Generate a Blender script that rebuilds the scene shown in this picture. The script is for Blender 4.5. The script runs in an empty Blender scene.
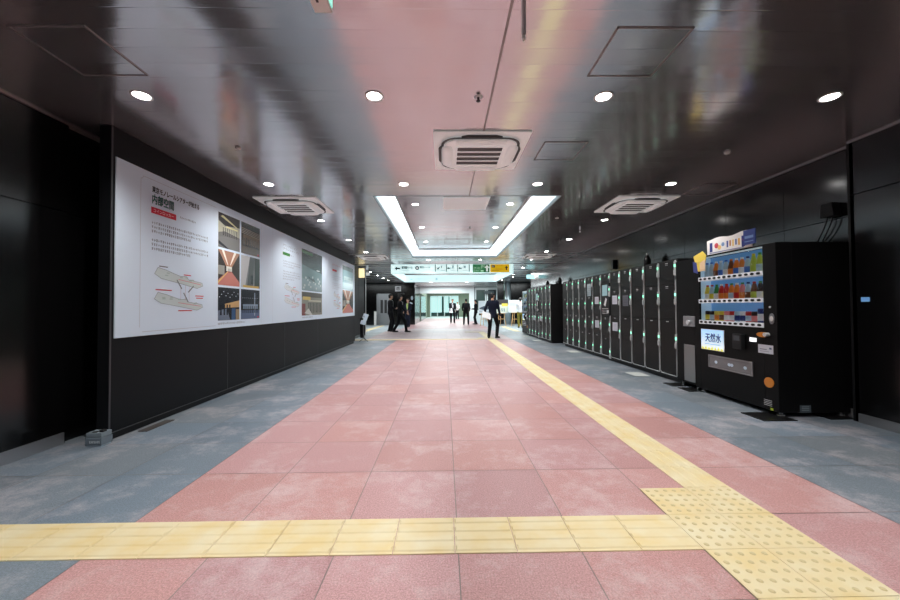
import bpy, math, random
from mathutils import Vector, Matrix
random.seed(7)
PI = math.pi
scene = bpy.context.scene
COL = scene.collection

# ------------------------------------------------------------------ materials
def srgb(*c):
    c = [v / 255.0 for v in c]
    return tuple([(v / 12.92 if v <= .04045 else ((v + .055) / 1.055) ** 2.4) for v in c] + [1.0])

def mat(name, col=(.5, .5, .5, 1), rough=.5, metal=0., emit=None, strength=0., spec=.5, vcol=False, coat=0.):
    m = bpy.data.materials.new(name); m.use_nodes = True
    nt = m.node_tree; b = nt.nodes['Principled BSDF']
    b.inputs['Base Color'].default_value = col
    b.inputs['Roughness'].default_value = rough
    b.inputs['Metallic'].default_value = metal
    b.inputs['Specular IOR Level'].default_value = spec
    b.inputs['Coat Weight'].default_value = coat
    if emit:
        b.inputs['Emission Color'].default_value = emit
        b.inputs['Emission Strength'].default_value = strength
    if vcol:
        a = nt.nodes.new('ShaderNodeVertexColor'); a.layer_name = 'Col'
        nt.links.new(a.outputs['Color'], b.inputs['Base Color'])
        if strength:
            nt.links.new(a.outputs['Color'], b.inputs['Emission Color'])
            b.inputs['Emission Strength'].default_value = strength
    return m

def bump_noise(m, scale=200., dist=.001, strength=.3, sx=1., sy=1., sz=1.):
    nt = m.node_tree; b = nt.nodes['Principled BSDF']
    tc = nt.nodes.new('ShaderNodeTexCoord'); mp = nt.nodes.new('ShaderNodeMapping')
    mp.inputs['Scale'].default_value = (sx, sy, sz)
    n = nt.nodes.new('ShaderNodeTexNoise'); n.inputs['Scale'].default_value = scale
    bp = nt.nodes.new('ShaderNodeBump'); bp.inputs['Distance'].default_value = dist
    bp.inputs['Strength'].default_value = strength
    nt.links.new(tc.outputs['Object'], mp.inputs['Vector']); nt.links.new(mp.outputs[0], n.inputs['Vector'])
    nt.links.new(n.outputs['Fac'], bp.inputs['Height']); nt.links.new(bp.outputs[0], b.inputs['Normal'])
    return m

M = {}
M['black_panel'] = bump_noise(mat('black_panel', srgb(13, 13, 14), .17, .0, spec=.6), 3., .003, .12)
M['black_matte'] = mat('black_matte', srgb(22, 23, 25), .55, spec=.3)
M['board_black'] = mat('board_black', srgb(19, 21, 24), .5, spec=.15)
M['locker_body'] = mat('locker_body', srgb(16, 16, 17), .5, spec=.35)
M['locker_door'] = bump_noise(mat('locker_door', srgb(18, 16, 16), .45, spec=.2), 900., .0004, .3)
M['vend_black'] = bump_noise(mat('vend_black', srgb(11, 11, 12), .5, spec=.15), 900., .0004, .3)
M['chrome'] = mat('chrome', srgb(226, 228, 230), .35, .35)
M['white_metal'] = mat('white_metal', srgb(196, 200, 202), .35, .2)
M['steel'] = bump_noise(mat('steel', srgb(175, 178, 182), .35, .8), 60., .0008, .3, 1, 1, 12)
M['satin_trim'] = mat('satin_trim', srgb(140, 142, 145), .35, .6)
M['white_plastic'] = mat('white_plastic', srgb(225, 224, 222), .4)
M['ac_plastic'] = mat('ac_plastic', srgb(236, 242, 243), .42, emit=srgb(236, 232, 230), strength=.16)  # faint glow added so the plastic reads brighter; not a lamp
M['ac_dark'] = mat('ac_dark', srgb(58, 58, 60), .5)
M['print'] = mat('print', rough=.55, vcol=True, spec=.3)
M['gloss_print'] = mat('gloss_print', rough=.2, vcol=True, spec=.5)
M['sheet'] = mat('sheet', srgb(216, 232, 247), .45, spec=.3)
M['lit_print'] = mat('lit_print', rough=.4, vcol=True, strength=.85)
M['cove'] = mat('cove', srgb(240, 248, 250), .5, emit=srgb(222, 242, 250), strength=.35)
M['cove_hot'] = mat('cove_hot', srgb(240, 248, 250), .5, emit=srgb(228, 245, 252), strength=4.2)
M['lamp_disc'] = mat('lamp_disc', (1, 1, 1, 1), .5, emit=(1, .98, .96, 1), strength=40.)
M['led'] = mat('led', srgb(150, 230, 200), .4, emit=srgb(120, 240, 185), strength=2.6)
M['glass'] = mat('glass', (1, 1, 1, 1), .02)
M['glass'].node_tree.nodes['Principled BSDF'].inputs['Transmission Weight'].default_value = 1.
M['glass'].node_tree.nodes['Principled BSDF'].inputs['IOR'].default_value = 1.15
M['teal_glass'] = mat('teal_glass', srgb(232, 244, 243), .03)
M['teal_glass'].node_tree.nodes['Principled BSDF'].inputs['Transmission Weight'].default_value = 1.
M['teal_glass'].node_tree.nodes['Principled BSDF'].inputs['IOR'].default_value = 1.2
M['grout'] = mat('grout', srgb(140, 130, 128), .8)
M['wood'] = bump_noise(mat('wood', srgb(206, 164, 112), .5), 30., .001, .3, 1, 1, .1)
M['olive_wall'] = mat('olive_wall', srgb(120, 130, 112), .5)
M['white_wall'] = mat('white_wall', srgb(225, 235, 235), .5)
M['seam'] = mat('seam', srgb(150, 142, 142), .4, .6)
M['mat_black'] = mat('mat_black', srgb(12, 12, 13), .35)
M['skin'] = mat('skin', srgb(205, 160, 135), .5)
M['hair'] = mat('hair', srgb(20, 17, 16), .5)
M['suit'] = mat('suit', srgb(20, 21, 26), .8, spec=.2)
M['navy'] = mat('navy', srgb(24, 30, 48), .8, spec=.2)
M['charcoal'] = mat('charcoal', srgb(36, 37, 42), .8, spec=.2)
M['shirt'] = mat('shirt', srgb(232, 234, 238), .7, spec=.2)
M['green_blouse'] = mat('green_blouse', srgb(176, 196, 120), .7, spec=.2)
M['khaki'] = mat('khaki', srgb(138, 128, 58), .8, spec=.2)
M['brown_cloth'] = mat('brown_cloth', srgb(96, 84, 80), .8, spec=.2)
M['shoe'] = mat('shoe', srgb(12, 12, 12), .35)

def floor_mat():
    m = mat('stone_tiles', rough=.38, vcol=True, spec=.4)
    nt = m.node_tree; N = nt.nodes; L = nt.links; b = N['Principled BSDF']; vc = [n for n in N if n.type == 'VERTEX_COLOR'][0]
    tc = N.new('ShaderNodeTexCoord')
    def noise(scale, detail=4., rough=.6):
        n = N.new('ShaderNodeTexNoise'); n.inputs['Scale'].default_value = scale
        n.inputs['Detail'].default_value = detail; n.inputs['Roughness'].default_value = rough
        L.new(tc.outputs['Object'], n.inputs['Vector']); return n
    def ramp(src, p0, p1, c0, c1):
        r = N.new('ShaderNodeValToRGB'); e = r.color_ramp.elements
        e[0].position = p0; e[1].position = p1; e[0].color = c0; e[1].color = c1
        L.new(src, r.inputs[0]); return r
    def mix(mode, fac, a, b2):
        x = N.new('ShaderNodeMix'); x.data_type = 'RGBA'; x.blend_type = mode
        if isinstance(fac, float): x.inputs[0].default_value = fac
        else: L.new(fac, x.inputs[0])
        L.new(a, x.inputs[6])
        if isinstance(b2, tuple): x.inputs[7].default_value = b2
        else: L.new(b2, x.inputs[7])
        return x.outputs[2]
    sp = noise(120., 3., .9); r1 = ramp(sp.outputs['Fac'], .3, .7, (.52, .50, .50, 1), (1.42, 1.46, 1.46, 1))
    c = mix('MULTIPLY', 1., vc.outputs['Color'], r1.outputs[0])
    cl = noise(1.5, 9., .8); r2 = ramp(cl.outputs['Fac'], .49, .68, (0, 0, 0, 1), (.52, .52, .52, 1))
    c = mix('MIX', r2.outputs[0], c, srgb(214, 202, 206))
    st = noise(1.3, 6., .75); r3 = ramp(st.outputs['Fac'], .62, .72, (0, 0, 0, 1), (.3, .3, .3, 1))
    c = mix('MULTIPLY', r3.outputs[0], c, (.55, .42, .38, 1))
    L.new(c, b.inputs['Base Color'])
    rr = N.new('ShaderNodeMapRange'); rr.inputs[3].default_value = .30; rr.inputs[4].default_value = .52
    L.new(cl.outputs['Fac'], rr.inputs[0]); L.new(rr.outputs[0], b.inputs['Roughness'])
    bp = N.new('ShaderNodeBump'); bp.inputs['Distance'].default_value = .0006; bp.inputs['Strength'].default_value = .5
    L.new(sp.outputs['Fac'], bp.inputs['Height']); L.new(bp.outputs[0], b.inputs['Normal'])
    return m
M['floor'] = floor_mat()

def yellow_mat():
    m = mat('tactile_yellow', srgb(226, 198, 132), .45)
    nt = m.node_tree; N = nt.nodes; L = nt.links; b = N['Principled BSDF']
    tc = N.new('ShaderNodeTexCoord'); n = N.new('ShaderNodeTexNoise'); n.inputs['Scale'].default_value = 5.; n.inputs['Detail'].default_value = 6.
    L.new(tc.outputs['Object'], n.inputs['Vector'])
    r = N.new('ShaderNodeValToRGB'); e = r.color_ramp.elements
    e[0].position = .35; e[1].position = .7; e[0].color = srgb(218, 197, 144); e[1].color = srgb(222, 212, 180)
    L.new(n.outputs['Fac'], r.inputs[0]); L.new(r.outputs[0], b.inputs['Base Color']); return m
M['yellow'] = yellow_mat(); M['yellow_worn'] = mat('yellow_worn', srgb(202, 186, 142), .5)

def ceil_mat():
    # brushed reflective strips 156 mm wide laid across the corridor
    m = mat('ceiling_strips', srgb(208, 208, 210), .1, .88)
    nt = m.node_tree; N = nt.nodes; L = nt.links; b = N['Principled BSDF']
    g = N.new('ShaderNodeNewGeometry'); s = N.new('ShaderNodeSeparateXYZ'); L.new(g.outputs['Position'], s.inputs[0])
    def mth(op, a, b2=None, c=None):
        x = N.new('ShaderNodeMath'); x.operation = op
        for i, v in enumerate((a, b2, c)):
            if v is None: continue
            if isinstance(v, (int, float)): x.inputs[i].default_value = v
            else: L.new(v, x.inputs[i])
        return x.outputs[0]
    q = mth('DIVIDE', s.outputs['Y'], .156)
    fl = mth('FLOOR', q); fr = mth('FRACT', q)
    wn = N.new('ShaderNodeTexWhiteNoise'); wn.noise_dimensions = '1D'; L.new(fl, wn.inputs['W'])
    sc = N.new('ShaderNodeSeparateColor'); L.new(wn.outputs['Color'], sc.inputs[0])
    tx = mth('MULTIPLY', mth('MULTIPLY', mth('SUBTRACT', sc.outputs[0], .5), .007), s.outputs['X'])
    ty = mth('MULTIPLY', mth('MULTIPLY', mth('SUBTRACT', sc.outputs[1], .5), .0009), fr)
    ed = mth('ABSOLUTE', mth('SUBTRACT', fr, .5))
    gr = mth('MULTIPLY', mth('SMOOTH_MAX', mth('SUBTRACT', ed, .475), 0., .01), -.009)
    mp = N.new('ShaderNodeMapping'); mp.inputs['Scale'].default_value = (1.1, 9., 1.); L.new(g.outputs['Position'], mp.inputs['Vector'])
    no = N.new('ShaderNodeTexNoise'); no.inputs['Scale'].default_value = 1.; no.inputs['Detail'].default_value = 2.
    L.new(mp.outputs[0], no.inputs['Vector'])
    h = mth('ADD', mth('ADD', tx, ty), mth('ADD', gr, mth('MULTIPLY', no.outputs['Fac'], .0009)))
    bp = N.new('ShaderNodeBump'); bp.inputs['Distance'].default_value = 1.; bp.inputs['Strength'].default_value = 1.
    L.new(h, bp.inputs['Height']); L.new(bp.outputs[0], b.inputs['Normal'])
    rr = N.new('ShaderNodeMapRange'); rr.inputs[3].default_value = .11; rr.inputs[4].default_value = .2
    L.new(sc.outputs[2], rr.inputs[0])
    far = N.new('ShaderNodeMapRange'); far.inputs[1].default_value = 9.5; far.inputs[2].default_value = 12.5; far.inputs[3].default_value = 0.; far.inputs[4].default_value = .13
    L.new(s.outputs['Y'], far.inputs[0]); L.new(mth('ADD', rr.outputs[0], far.outputs[0]), b.inputs['Roughness'])
    return m
M['ceiling'] = ceil_mat()

# ------------------------------------------------------------------ mesh builder
class MB:
    def __init__(s):
        s.v = []; s.f = []; s.c = []; s.m = []; s.col = (1, 1, 1, 1); s.mi = 0; s.T = None
    def add(s, vs, fs):
        o = len(s.v)
        for p in vs:
            p = Vector(p)
            if s.T is not None: p = s.T @ p
            s.v.append(tuple(p))
        for f in fs:
            s.f.append([i + o for i in f]); s.c.append(s.col); s.m.append(s.mi)
        return s
    def color(s, *c):
        s.col = srgb(*c); return s
    def box(s, x0, x1, y0, y1, z0, z1):
        return s.add([(x0, y0, z0), (x1, y0, z0), (x1, y1, z0), (x0, y1, z0), (x0, y0, z1), (x1, y0, z1), (x1, y1, z1), (x0, y1, z1)],
                     [(3, 2, 1, 0), (4, 5, 6, 7), (0, 1, 5, 4), (1, 2, 6, 5), (2, 3, 7, 6), (3, 0, 4, 7)])
    def quad(s, a, b, c, d): return s.add([a, b, c, d], [(0, 1, 2, 3)])
    def poly(s, pts): return s.add(pts, [tuple(range(len(pts)))])
    def prism(s, pts, vec):
        n = len(pts); vec = Vector(vec)
        vs = [Vector(p) for p in pts] + [Vector(p) + vec for p in pts]
        fs = [tuple(range(n))[::-1], tuple(range(n, 2 * n))] + [(i, (i + 1) % n, n + (i + 1) % n, n + i) for i in range(n)]
        return s.add(vs, fs)
    def rings(s, rs, cap=True):
        n = len(rs[0]); vs = [p for r in rs for p in r]; fs = []
        for k in range(len(rs) - 1):
            for i in range(n):
                j = (i + 1) % n
                fs.append((k * n + i, k * n + j, (k + 1) * n + j, (k + 1) * n + i))
        if cap:
            fs.append(tuple(range(n))[::-1]); fs.append(tuple(range((len(rs) - 1) * n, len(rs) * n)))
        return s.add(vs, fs)
    def cyl(s, p0, p1, r0, r1=None, n=16):
        if r1 is None: r1 = r0
        p0 = Vector(p0); p1 = Vector(p1); d = (p1 - p0).normalized()
        a = d.orthogonal().normalized(); b = d.cross(a)
        R = lambda p, r: [p + (a * math.cos(t) + b * math.sin(t)) * r for t in [2 * PI * i / n for i in range(n)]]
        return s.rings([R(p0, r0), R(p1, r1)])
    def lathe(s, prof, c=(0, 0, 0), n=20):
        c = Vector(c)
        return s.rings([[c + Vector((r * math.cos(2 * PI * i / n), r * math.sin(2 * PI * i / n), z)) for i in range(n)] for r, z in prof])
    def caps(s, p0, r0, p1, r1, n=12):
        p0 = Vector(p0); p1 = Vector(p1); d = (p1 - p0)
        if d.length < 1e-6: d = Vector((0, 0, 1e-4))
        d.normalize(); a = d.orthogonal().normalized(); b = d.cross(a); rs = []
        def R(p, r): return [p + (a * math.cos(t) + b * math.sin(t)) * r for t in [2 * PI * i / n for i in range(n)]]
        for k in range(1, 5): t = PI / 2 * (1 - k / 4); rs.append(R(p0 - d * r0 * math.sin(t), max(r0 * math.cos(t), 1e-4)))
        for k in range(0, 4): t = PI / 2 * (k / 4); rs.append(R(p1 + d * r1 * math.sin(t), max(r1 * math.cos(t), 1e-4)))
        return s.rings(rs)
    def loft(s, L, n=20):
        # L: list of (cx, cy, cz, rx, ry)
        return s.rings([[Vector((cx + rx * math.cos(2 * PI * i / n), cy + ry * math.sin(2 * PI * i / n), cz)) for i in range(n)] for cx, cy, cz, rx, ry in L])
    def ell(s, c, rx, ry, rz, n=16):
        return s.loft([(c[0], c[1], c[2] + rz * math.sin(t), max(rx * math.cos(t), 1e-4), max(ry * math.cos(t), 1e-4)) for t in [-PI / 2 + PI * k / 12 for k in range(13)]], n)
    def tube(s, pts, r, n=8):
        pts = [Vector(p) for p in pts]
        for i in range(len(pts) - 1): s.caps(pts[i], r, pts[i + 1], r, n)
        return s
    def mesh(s, name, smooth=False):
        me = bpy.data.meshes.new(name); me.from_pydata(s.v, [], s.f)
        ca = me.color_attributes.new('Col', 'FLOAT_COLOR', 'CORNER')
        vals = []
        for p, c in zip(me.polygons, s.c):
            for _ in range(p.loop_total): vals.extend(c)
        ca.data.foreach_set('color', vals)
        me.polygons.foreach_set('material_index', s.m)
        if smooth: me.polygons.foreach_set('use_smooth', [True] * len(me.polygons))
        me.update(); return me
    def build(s, name, mats, parent=None, smooth=False, bevel=0., loc=None):
        me = s.mesh(name, smooth)
        for m in (mats if isinstance(mats, (list, tuple)) else [mats]): me.materials.append(M[m] if isinstance(m, str) else m)
        return link(name, me, parent, bevel, loc)

def link(name, me, parent=None, bevel=0., loc=None):
    o = bpy.data.objects.new(name, me); COL.objects.link(o)
    if parent is not None: o.parent = parent
    if loc is not None: o.location = loc
    if bevel:
        b = o.modifiers.new('bevel', 'BEVEL'); b.width = bevel; b.segments = 2; b.limit_method = 'ANGLE'; b.harden_normals = False
    return o
def tag(o, label, cat, group=None, kind=None):
    o['label'] = label; o['category'] = cat
    if group: o['group'] = group
    if kind: o['kind'] = kind
    return o
def thing(name, label, cat, loc=(0, 0, 0), rotz=0, group=None):
    o = bpy.data.objects.new(name, None); COL.objects.link(o); o.empty_display_size = .1
    o.location = loc; o.rotation_euler = (0, 0, rotz); tag(o, label, cat, group); return o
def struct(o): o['kind'] = 'structure'; return o
def copy_tree(o, label=None, loc=None, rotz=None, group=None):
    def rec(src, par):
        c = src.copy(); COL.objects.link(c)
        if par is not None: c.parent = par
        for ch in KIDS.get(src.name, []) or list(src.children): rec(ch, c)
        return c
    c = rec(o, None)
    if label: c['label'] = label
    if group: c['group'] = group
    if loc is not None: c.location = loc
    if rotz is not None: c.rotation_euler = (0, 0, rotz)
    return c
KIDS = {}

# ------------------------------------------------------------------ text baked to flat meshes first (scene still empty)
TEXTS = ['東京モノレールシアターが始まる', '内部空間', '天然水', '東西線ホーム', 'Tozai Line', '東京モノレール', 'グランドオープン', 'エレベーター', 'EV',
         '出口', 'EXIT', 'P', '多目的', 'きっぷうりば', '非常口', 'コインロッカー', 'グランドビジョン']
GLYPH = {}
def bake_texts():
    tmp = []
    for t in TEXTS:
        c = bpy.data.curves.new('t', 'FONT'); c.body = t; c.size = 1.; c.resolution_u = 3
        o = bpy.data.objects.new('t', c); COL.objects.link(o); tmp.append((t, o, c))
    bpy.context.view_layer.update(); dg = bpy.context.evaluated_depsgraph_get()
    for t, o, c in tmp:
        me = bpy.data.meshes.new_from_object(o.evaluated_get(dg))
        vs = [tuple(v.co) for v in me.vertices]; fs = [tuple(p.vertices) for p in me.polygons]
        x0 = min(v[0] for v in vs); x1 = max(v[0] for v in vs); y0 = min(v[1] for v in vs); y1 = max(v[1] for v in vs)
        GLYPH[t] = ([((v[0] - x0) / (x1 - x0), (v[1] - y0) / (y1 - y0)) for v in vs], fs, (x1 - x0) / (y1 - y0))
        bpy.data.meshes.remove(me)
    for t, o, c in tmp: bpy.data.objects.remove(o); bpy.data.curves.remove(c)
bake_texts()

class Flat(MB):
    """printed graphics on a plane: (u,v) -> origin + u*U + v*V, lifted along N by layer"""
    def __init__(s, O, U, V, N):
        super().__init__(); s.O = Vector(O); s.U = Vector(U); s.V = Vector(V); s.N = Vector(N); s.layer = .001
    def p(s, u, v): return s.O + s.U * u + s.V * v + s.N * s.layer
    def rect(s, u0, u1, v0, v1, *c):
        if c: s.color(*c)
        return s.quad(s.p(u0, v0), s.p(u1, v0), s.p(u1, v1), s.p(u0, v1))
    def pol(s, pts, *c):
        if c: s.color(*c)
        return s.poly([s.p(*q) for q in pts])
    def line(s, a, b, w, *c):
        if c: s.color(*c)
        d = Vector((b[0] - a[0], b[1] - a[1])); n = Vector((-d.y, d.x)).normalized() * w / 2
        return s.pol([(a[0] - n.x, a[1] - n.y), (b[0] - n.x, b[1] - n.y), (b[0] + n.x, b[1] + n.y), (a[0] + n.x, a[1] + n.y)])
    def disc(s, u, v, r, *c, rv=None, n=20):
        if c: s.color(*c)
        return s.pol([(u + r * math.cos(2 * PI * i / n), v + (rv or r) * math.sin(2 * PI * i / n)) for i in range(n)])
    def text(s, t, u0, v0, h, w=None, c=(0, 0, 0), bold=0.):
        s.color(*c); vs, fs, asp = GLYPH[t]; w = w or h * asp
        for d in ((0, 0), (bold, 0), (0, bold), (bold, bold)) if bold else ((0, 0),):
            s.add([s.p(u0 + a * w + d[0], v0 + b * h + d[1]) for a, b in vs], fs)
        return s

# ------------------------------------------------------------------ people
def voxel(mb, size, name):
    me = mb.mesh(name, True); o = bpy.data.objects.new('tmp', me); COL.objects.link(o)
    r = o.modifiers.new('r', 'REMESH'); r.mode = 'VOXEL'; r.voxel_size = size; r.use_smooth_shade = True
    s = o.modifiers.new('s', 'SMOOTH'); s.factor = .5; s.iterations = 2
    bpy.context.view_layer.update(); dg = bpy.context.evaluated_depsgraph_get()
    out = bpy.data.meshes.new_from_object(o.evaluated_get(dg)); out.name = name
    bpy.data.objects.remove(o); bpy.data.meshes.remove(me); return out

def ik(a, c, l1, l2, pole):
    a = Vector(a); c = Vector(c); d = c - a; L = min(d.length, (l1 + l2) * .999); dn = d.normalized()
    x = (l1 * l1 - l2 * l2 + L * L) / (2 * L); h = math.sqrt(max(l1 * l1 - x * x, 0))
    p = Vector(pole); p = (p - dn * p.dot(dn)).normalized()
    return a + dn * x + p * h, a + dn * L

def make_person(pose):
    """local frame: facing +Y, right = +X, feet on z = 0; returns dict of meshes"""
    S = pose.get('h', 1.75) / 1.75; wd = pose.get('w', 1.)
    feet = pose.get('feet', [(-.1, 0, 0), (.1, 0, 0)]); hands = pose.get('hands', [(-.26, .04, .80), (.26, .04, .80)])
    lean = pose.get('lean', 0.); turn = pose.get('head', 0.)
    skin = MB(); top = MB(); leg = MB(); shoes = (MB(), MB()); hair = MB(); eyes = (MB(), MB()); mouth = MB()
    hipx = .09
    ctr = ((feet[0][0] + feet[1][0]) / 2, (feet[0][1] + feet[1][1]) / 2)
    bx, by = ctr
    spread = math.hypot(feet[0][0] - feet[1][0], feet[0][1] - feet[1][1])
    hz = .92 - max(0, spread - .2) * .12
    # legs
    for i, sgn in enumerate((-1, 1)):
        fx, fy, fyaw = feet[i]; hip = Vector((bx + sgn * hipx, by, hz)); ank = Vector((fx, fy, .09))
        fd = Vector((math.sin(fyaw), math.cos(fyaw), 0))
        kn, ank = ik(hip, ank, .425, .425, fd)
        skin.caps(hip, .075, kn, .05).caps(kn, .05, ank, .035)
        leg.caps(hip + Vector((0, 0, -.02)), .098 * wd, kn, .078).caps(kn, .078, ank + Vector((0, 0, .0)), .062)
        heel = ank - fd * .05 + Vector((0, 0, -.045)); toe = ank + fd * .17 + Vector((0, 0, -.055))
        skin.caps(ank, .034, heel, .03).caps(heel, .03, toe, .022)
        shoe = shoes[i]
        shoe.caps(heel + Vector((0, 0, .005)), .042, toe, .033).caps(heel, .042, ank + Vector((0, 0, .0)), .04)
        sid = Vector((fd.y, -fd.x, 0))
        shoe.caps(heel + fd * .13 + sid * .012, .036, toe + sid * -.012, .032)
    # torso
    dz = hz - .92
    T = [(.80, .155, .112), (.90, .165, .118), (1.0, .15, .108), (1.10, .145, .105), (1.22, .165, .115), (1.34, .185, .118), (1.41, .185, .105), (1.455, .13, .085), (1.48, .07, .065)]
    ofs = lambda z: (bx, by + lean * (z - .9))
    skin.loft([(ofs(z)[0], ofs(z)[1], z + dz, rx * .86, ry * .84) for z, rx, ry in T])
    tt = T if pose.get('jacket', True) else T[1:]
    hem = .0 if pose.get('jacket', True) else .0
    top.loft([(ofs(z)[0], ofs(z)[1], z + dz, rx * wd + .008, ry * wd + .008) for z, rx, ry in tt])
    leg.loft([(bx, by, z + dz, rx * wd - .004, ry * wd - .004) for z, rx, ry in T[:3]] + [(bx, by, 1.03 + dz, .13, .09)])
    # neck, head
    nb = Vector((bx, by + lean * .55, 1.46 + dz)); hc = Vector((bx, by + lean * .7 + .02, 1.635 + dz))
    skin.caps(nb, .055, hc - Vector((0, .015, .06)), .05)
    R = Matrix.Translation(hc) @ Matrix.Rotation(-turn, 4, 'Z') @ Matrix.Rotation(pose.get('nod', 0.), 4, 'X')
    for mb in (skin, hair, *eyes, mouth): mb.T = R
    skin.ell((0, -.012, .02), .076, .094, .095).ell((0, .02, -.045), .055, .066, .062)
    skin.caps((0, .088, .012), .008, (0, .108, -.018), .012).caps((0, .05, -.085), .02, (0, .07, -.092), .016)
    for sgn in (-1, 1): skin.caps((sgn * .077, -.008, .012), .014, (sgn * .08, -.012, -.018), .01)
    skin.caps((-.02, .082, -.048), .007, (.02, .082, -.048), .007)
    hair.ell((0, -.022, .04), .084, .096, .09).ell((0, -.045, .0), .08, .07, .085)
    if pose.get('long'): hair.ell((0, -.055, -.06), .08, .055, .11)
    hair.caps((-.05, .05, .085), .028, (.05, .05, .085), .028)
    for sgn in (-1, 1):
        eyes[(sgn + 1) // 2].color(30, 22, 20).ell((sgn * .03, .083, .012), .013, .007, .007, 8)
    mouth.color(150, 80, 76).box(-.02, .02, .085, .091, -.05, -.045)
    for mb in (skin, hair): mb.T = None
    # arms
    for i, sgn in enumerate((-1, 1)):
        sh = Vector((bx + sgn * .175 * wd, by + lean * .5, 1.40 + dz)); hd = Vector(hands[i]) + Vector((bx, by, dz))
        pole = Vector((sgn * .35, -1, -.3))
        el, wr = ik(sh, hd, .29, .25, pole)
        d = (wr - el).normalized()
        skin.caps(sh, .05, el, .037).caps(el, .037, wr, .026)
        if pose.get('short_sleeve'):
            mid = sh.lerp(el, .8); top.caps(sh, .066, mid, .056)
        else:
            top.caps(sh, .068, el, .054).caps(el, .052, wr - d * .015, .04)
        n = d.cross(Vector((0, 1, 0)));
        if n.length < .2: n = Vector((1, 0, 0))
        n.normalize(); lat = Vector((0, 1, 0)) - d * d.y
        if lat.length < .2: lat = Vector((0, 0, 1)) - d * d.z
        lat.normalize(); nn = d.cross(lat) * -sgn
        pe = wr + d * .085
        for k in (-1, 0, 1): skin.caps(wr + lat * k * .012, .018, pe + lat * k * .022, .016)
        for k, ln in zip((-1.5, -.5, .5, 1.5), (.058, .072, .078, .07)):
            b0 = pe + lat * k * .0185; m0 = b0 + (d * .85 + nn * .35).normalized() * ln * .55; e0 = m0 + (d * .55 + nn * .8).normalized() * ln * .45
            skin.caps(b0, .0095, m0, .009, 8).caps(m0, .009, e0, .0078, 8)
        t0 = wr + d * .03 + lat * .028; t1 = t0 + (d * .7 + lat * .8).normalized() * .035; t2 = t1 + (d * 1. + nn * .3).normalized() * .028
        skin.caps(t0, .012, t1, .0105, 8).caps(t1, .0105, t2, .009, 8)
    out = {'skin': voxel(skin, .0075, 'body'), 'top': voxel(top, .013, 'jacket'), 'leg': voxel(leg, .013, 'trousers'),
           'shoes': [voxel(q, .011, 'shoe') for q in shoes], 'hair': voxel(hair, .009, 'hair'), 'bits': [('eye', eyes[0].mesh('eye')), ('eye', eyes[1].mesh('eye')), ('mouth', mouth.mesh('mouth'))], 'ctr': (bx, by), 'dz': dz, 'S': S}
    return out

def place_person(pose, label, x, y, heading, mats, shirt=None, group=None):
    """heading: angle from +Y toward +X"""
    d = make_person(pose); S = d['S']
    t = thing('person', label, 'person', (x, y, 0), -heading); t.scale = (S, S, S)
    body = link('body', d['skin'], t); d['skin'].materials.append(M['skin'])
    names = {'top': pose.get('top_name', 'jacket'), 'leg': 'trousers', 'hair': 'hair'}
    for k, nm in names.items():
        d[k].materials.append(M[mats.get(k, 'hair')]); link(nm, d[k], t)
    for q in d['shoes']: q.materials.append(M['shoe']); link('shoe', q, t)
    for nm, q in d['bits']: q.materials.append(M['print']); link(nm, q, t)
    if shirt:
        bx, by = d['ctr']; dz = d['dz']; mb = MB()
        lean = pose.get('lean', 0.)
        yy = lambda z: by + lean * (z - .9) + .118
        P = [(-.05, 1.475, -.035), (0, 1.44, -.01), (.05, 1.475, -.035), (.062, 1.38, .008), (.045, 1.22, .012), (.012, 1.08, .004), (-.012, 1.08, .004), (-.045, 1.22, .012), (-.062, 1.38, .008)]
        mb.prism([(bx + a, yy(z) + o, z + dz) for a, z, o in P], (0, -.03, 0)); mb.build('shirt', shirt, t)
    return t, d

# people are baked first, while the scene is light
P1, _ = place_person({'h': 1.72, 'feet': [(-.12, -.02, 0), (.17, .10, .5)], 'hands': [(-.30, -.02, .92), (.30, .02, .80)], 'head': .55, 'nod': -.15},
    'man in dark navy suit seen from behind, walking, holding white papers at his hip', 1.78, 13.75, .25, {'top': 'navy', 'leg': 'suit'})
place_person({'h': 1.84, 'feet': [(-.1, 0, 0), (.1, .06, .2)], 'hands': [(-.12, .24, 1.08), (.14, .22, 1.12)], 'head': .1},
    'man in black suit standing sideways with folded hands, leftmost of the talking pair', -2.68, 17.9, 1.15, {'top': 'suit', 'leg': 'suit'}, 'shirt')
place_person({'h': 1.83, 'feet': [(-.05, -.28, 0), (.08, .28, .1)], 'hands': [(-.26, .05, .82), (.22, .28, .95)], 'head': -.2},
    'man in black suit with one leg stepped forward, right of the talking pair', -2.14, 17.55, 1.35, {'top': 'suit', 'leg': 'suit'}, 'shirt')
place_person({'h': 1.70, 'w': .9, 'long': True, 'feet': [(-.07, 0, -.1), (.07, 0, .1)], 'hands': [(-.12, .22, 1.0), (.20, .18, .95)], 'head': .1},
    'woman in navy jacket and light green blouse facing the talking pair', -2.18, 21.8, PI + .35, {'top': 'navy', 'leg': 'navy'}, 'green_blouse')
place_person({'h': 1.78, 'feet': [(-.12, .0, -.1), (.12, .02, .25)], 'hands': [(-.2, .14, .95), (.22, .2, .88)], 'head': .0},
    'man in open dark jacket and white shirt facing us, holding white paper low', .58, 26.6, PI - .1, {'top': 'charcoal', 'leg': 'suit'}, 'shirt')
place_person({'h': 1.68, 'jacket': False, 'top_name': 'shirt', 'feet': [(-.1, 0, 0), (.1, 0, 0)], 'hands': [(-.14, .22, 1.1), (.14, .22, 1.1)]},
    'person in white shirt and dark trousers standing far back before the glass entrance', 1.22, 35.0, PI + .3, {'top': 'shirt', 'leg': 'suit'})
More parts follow.
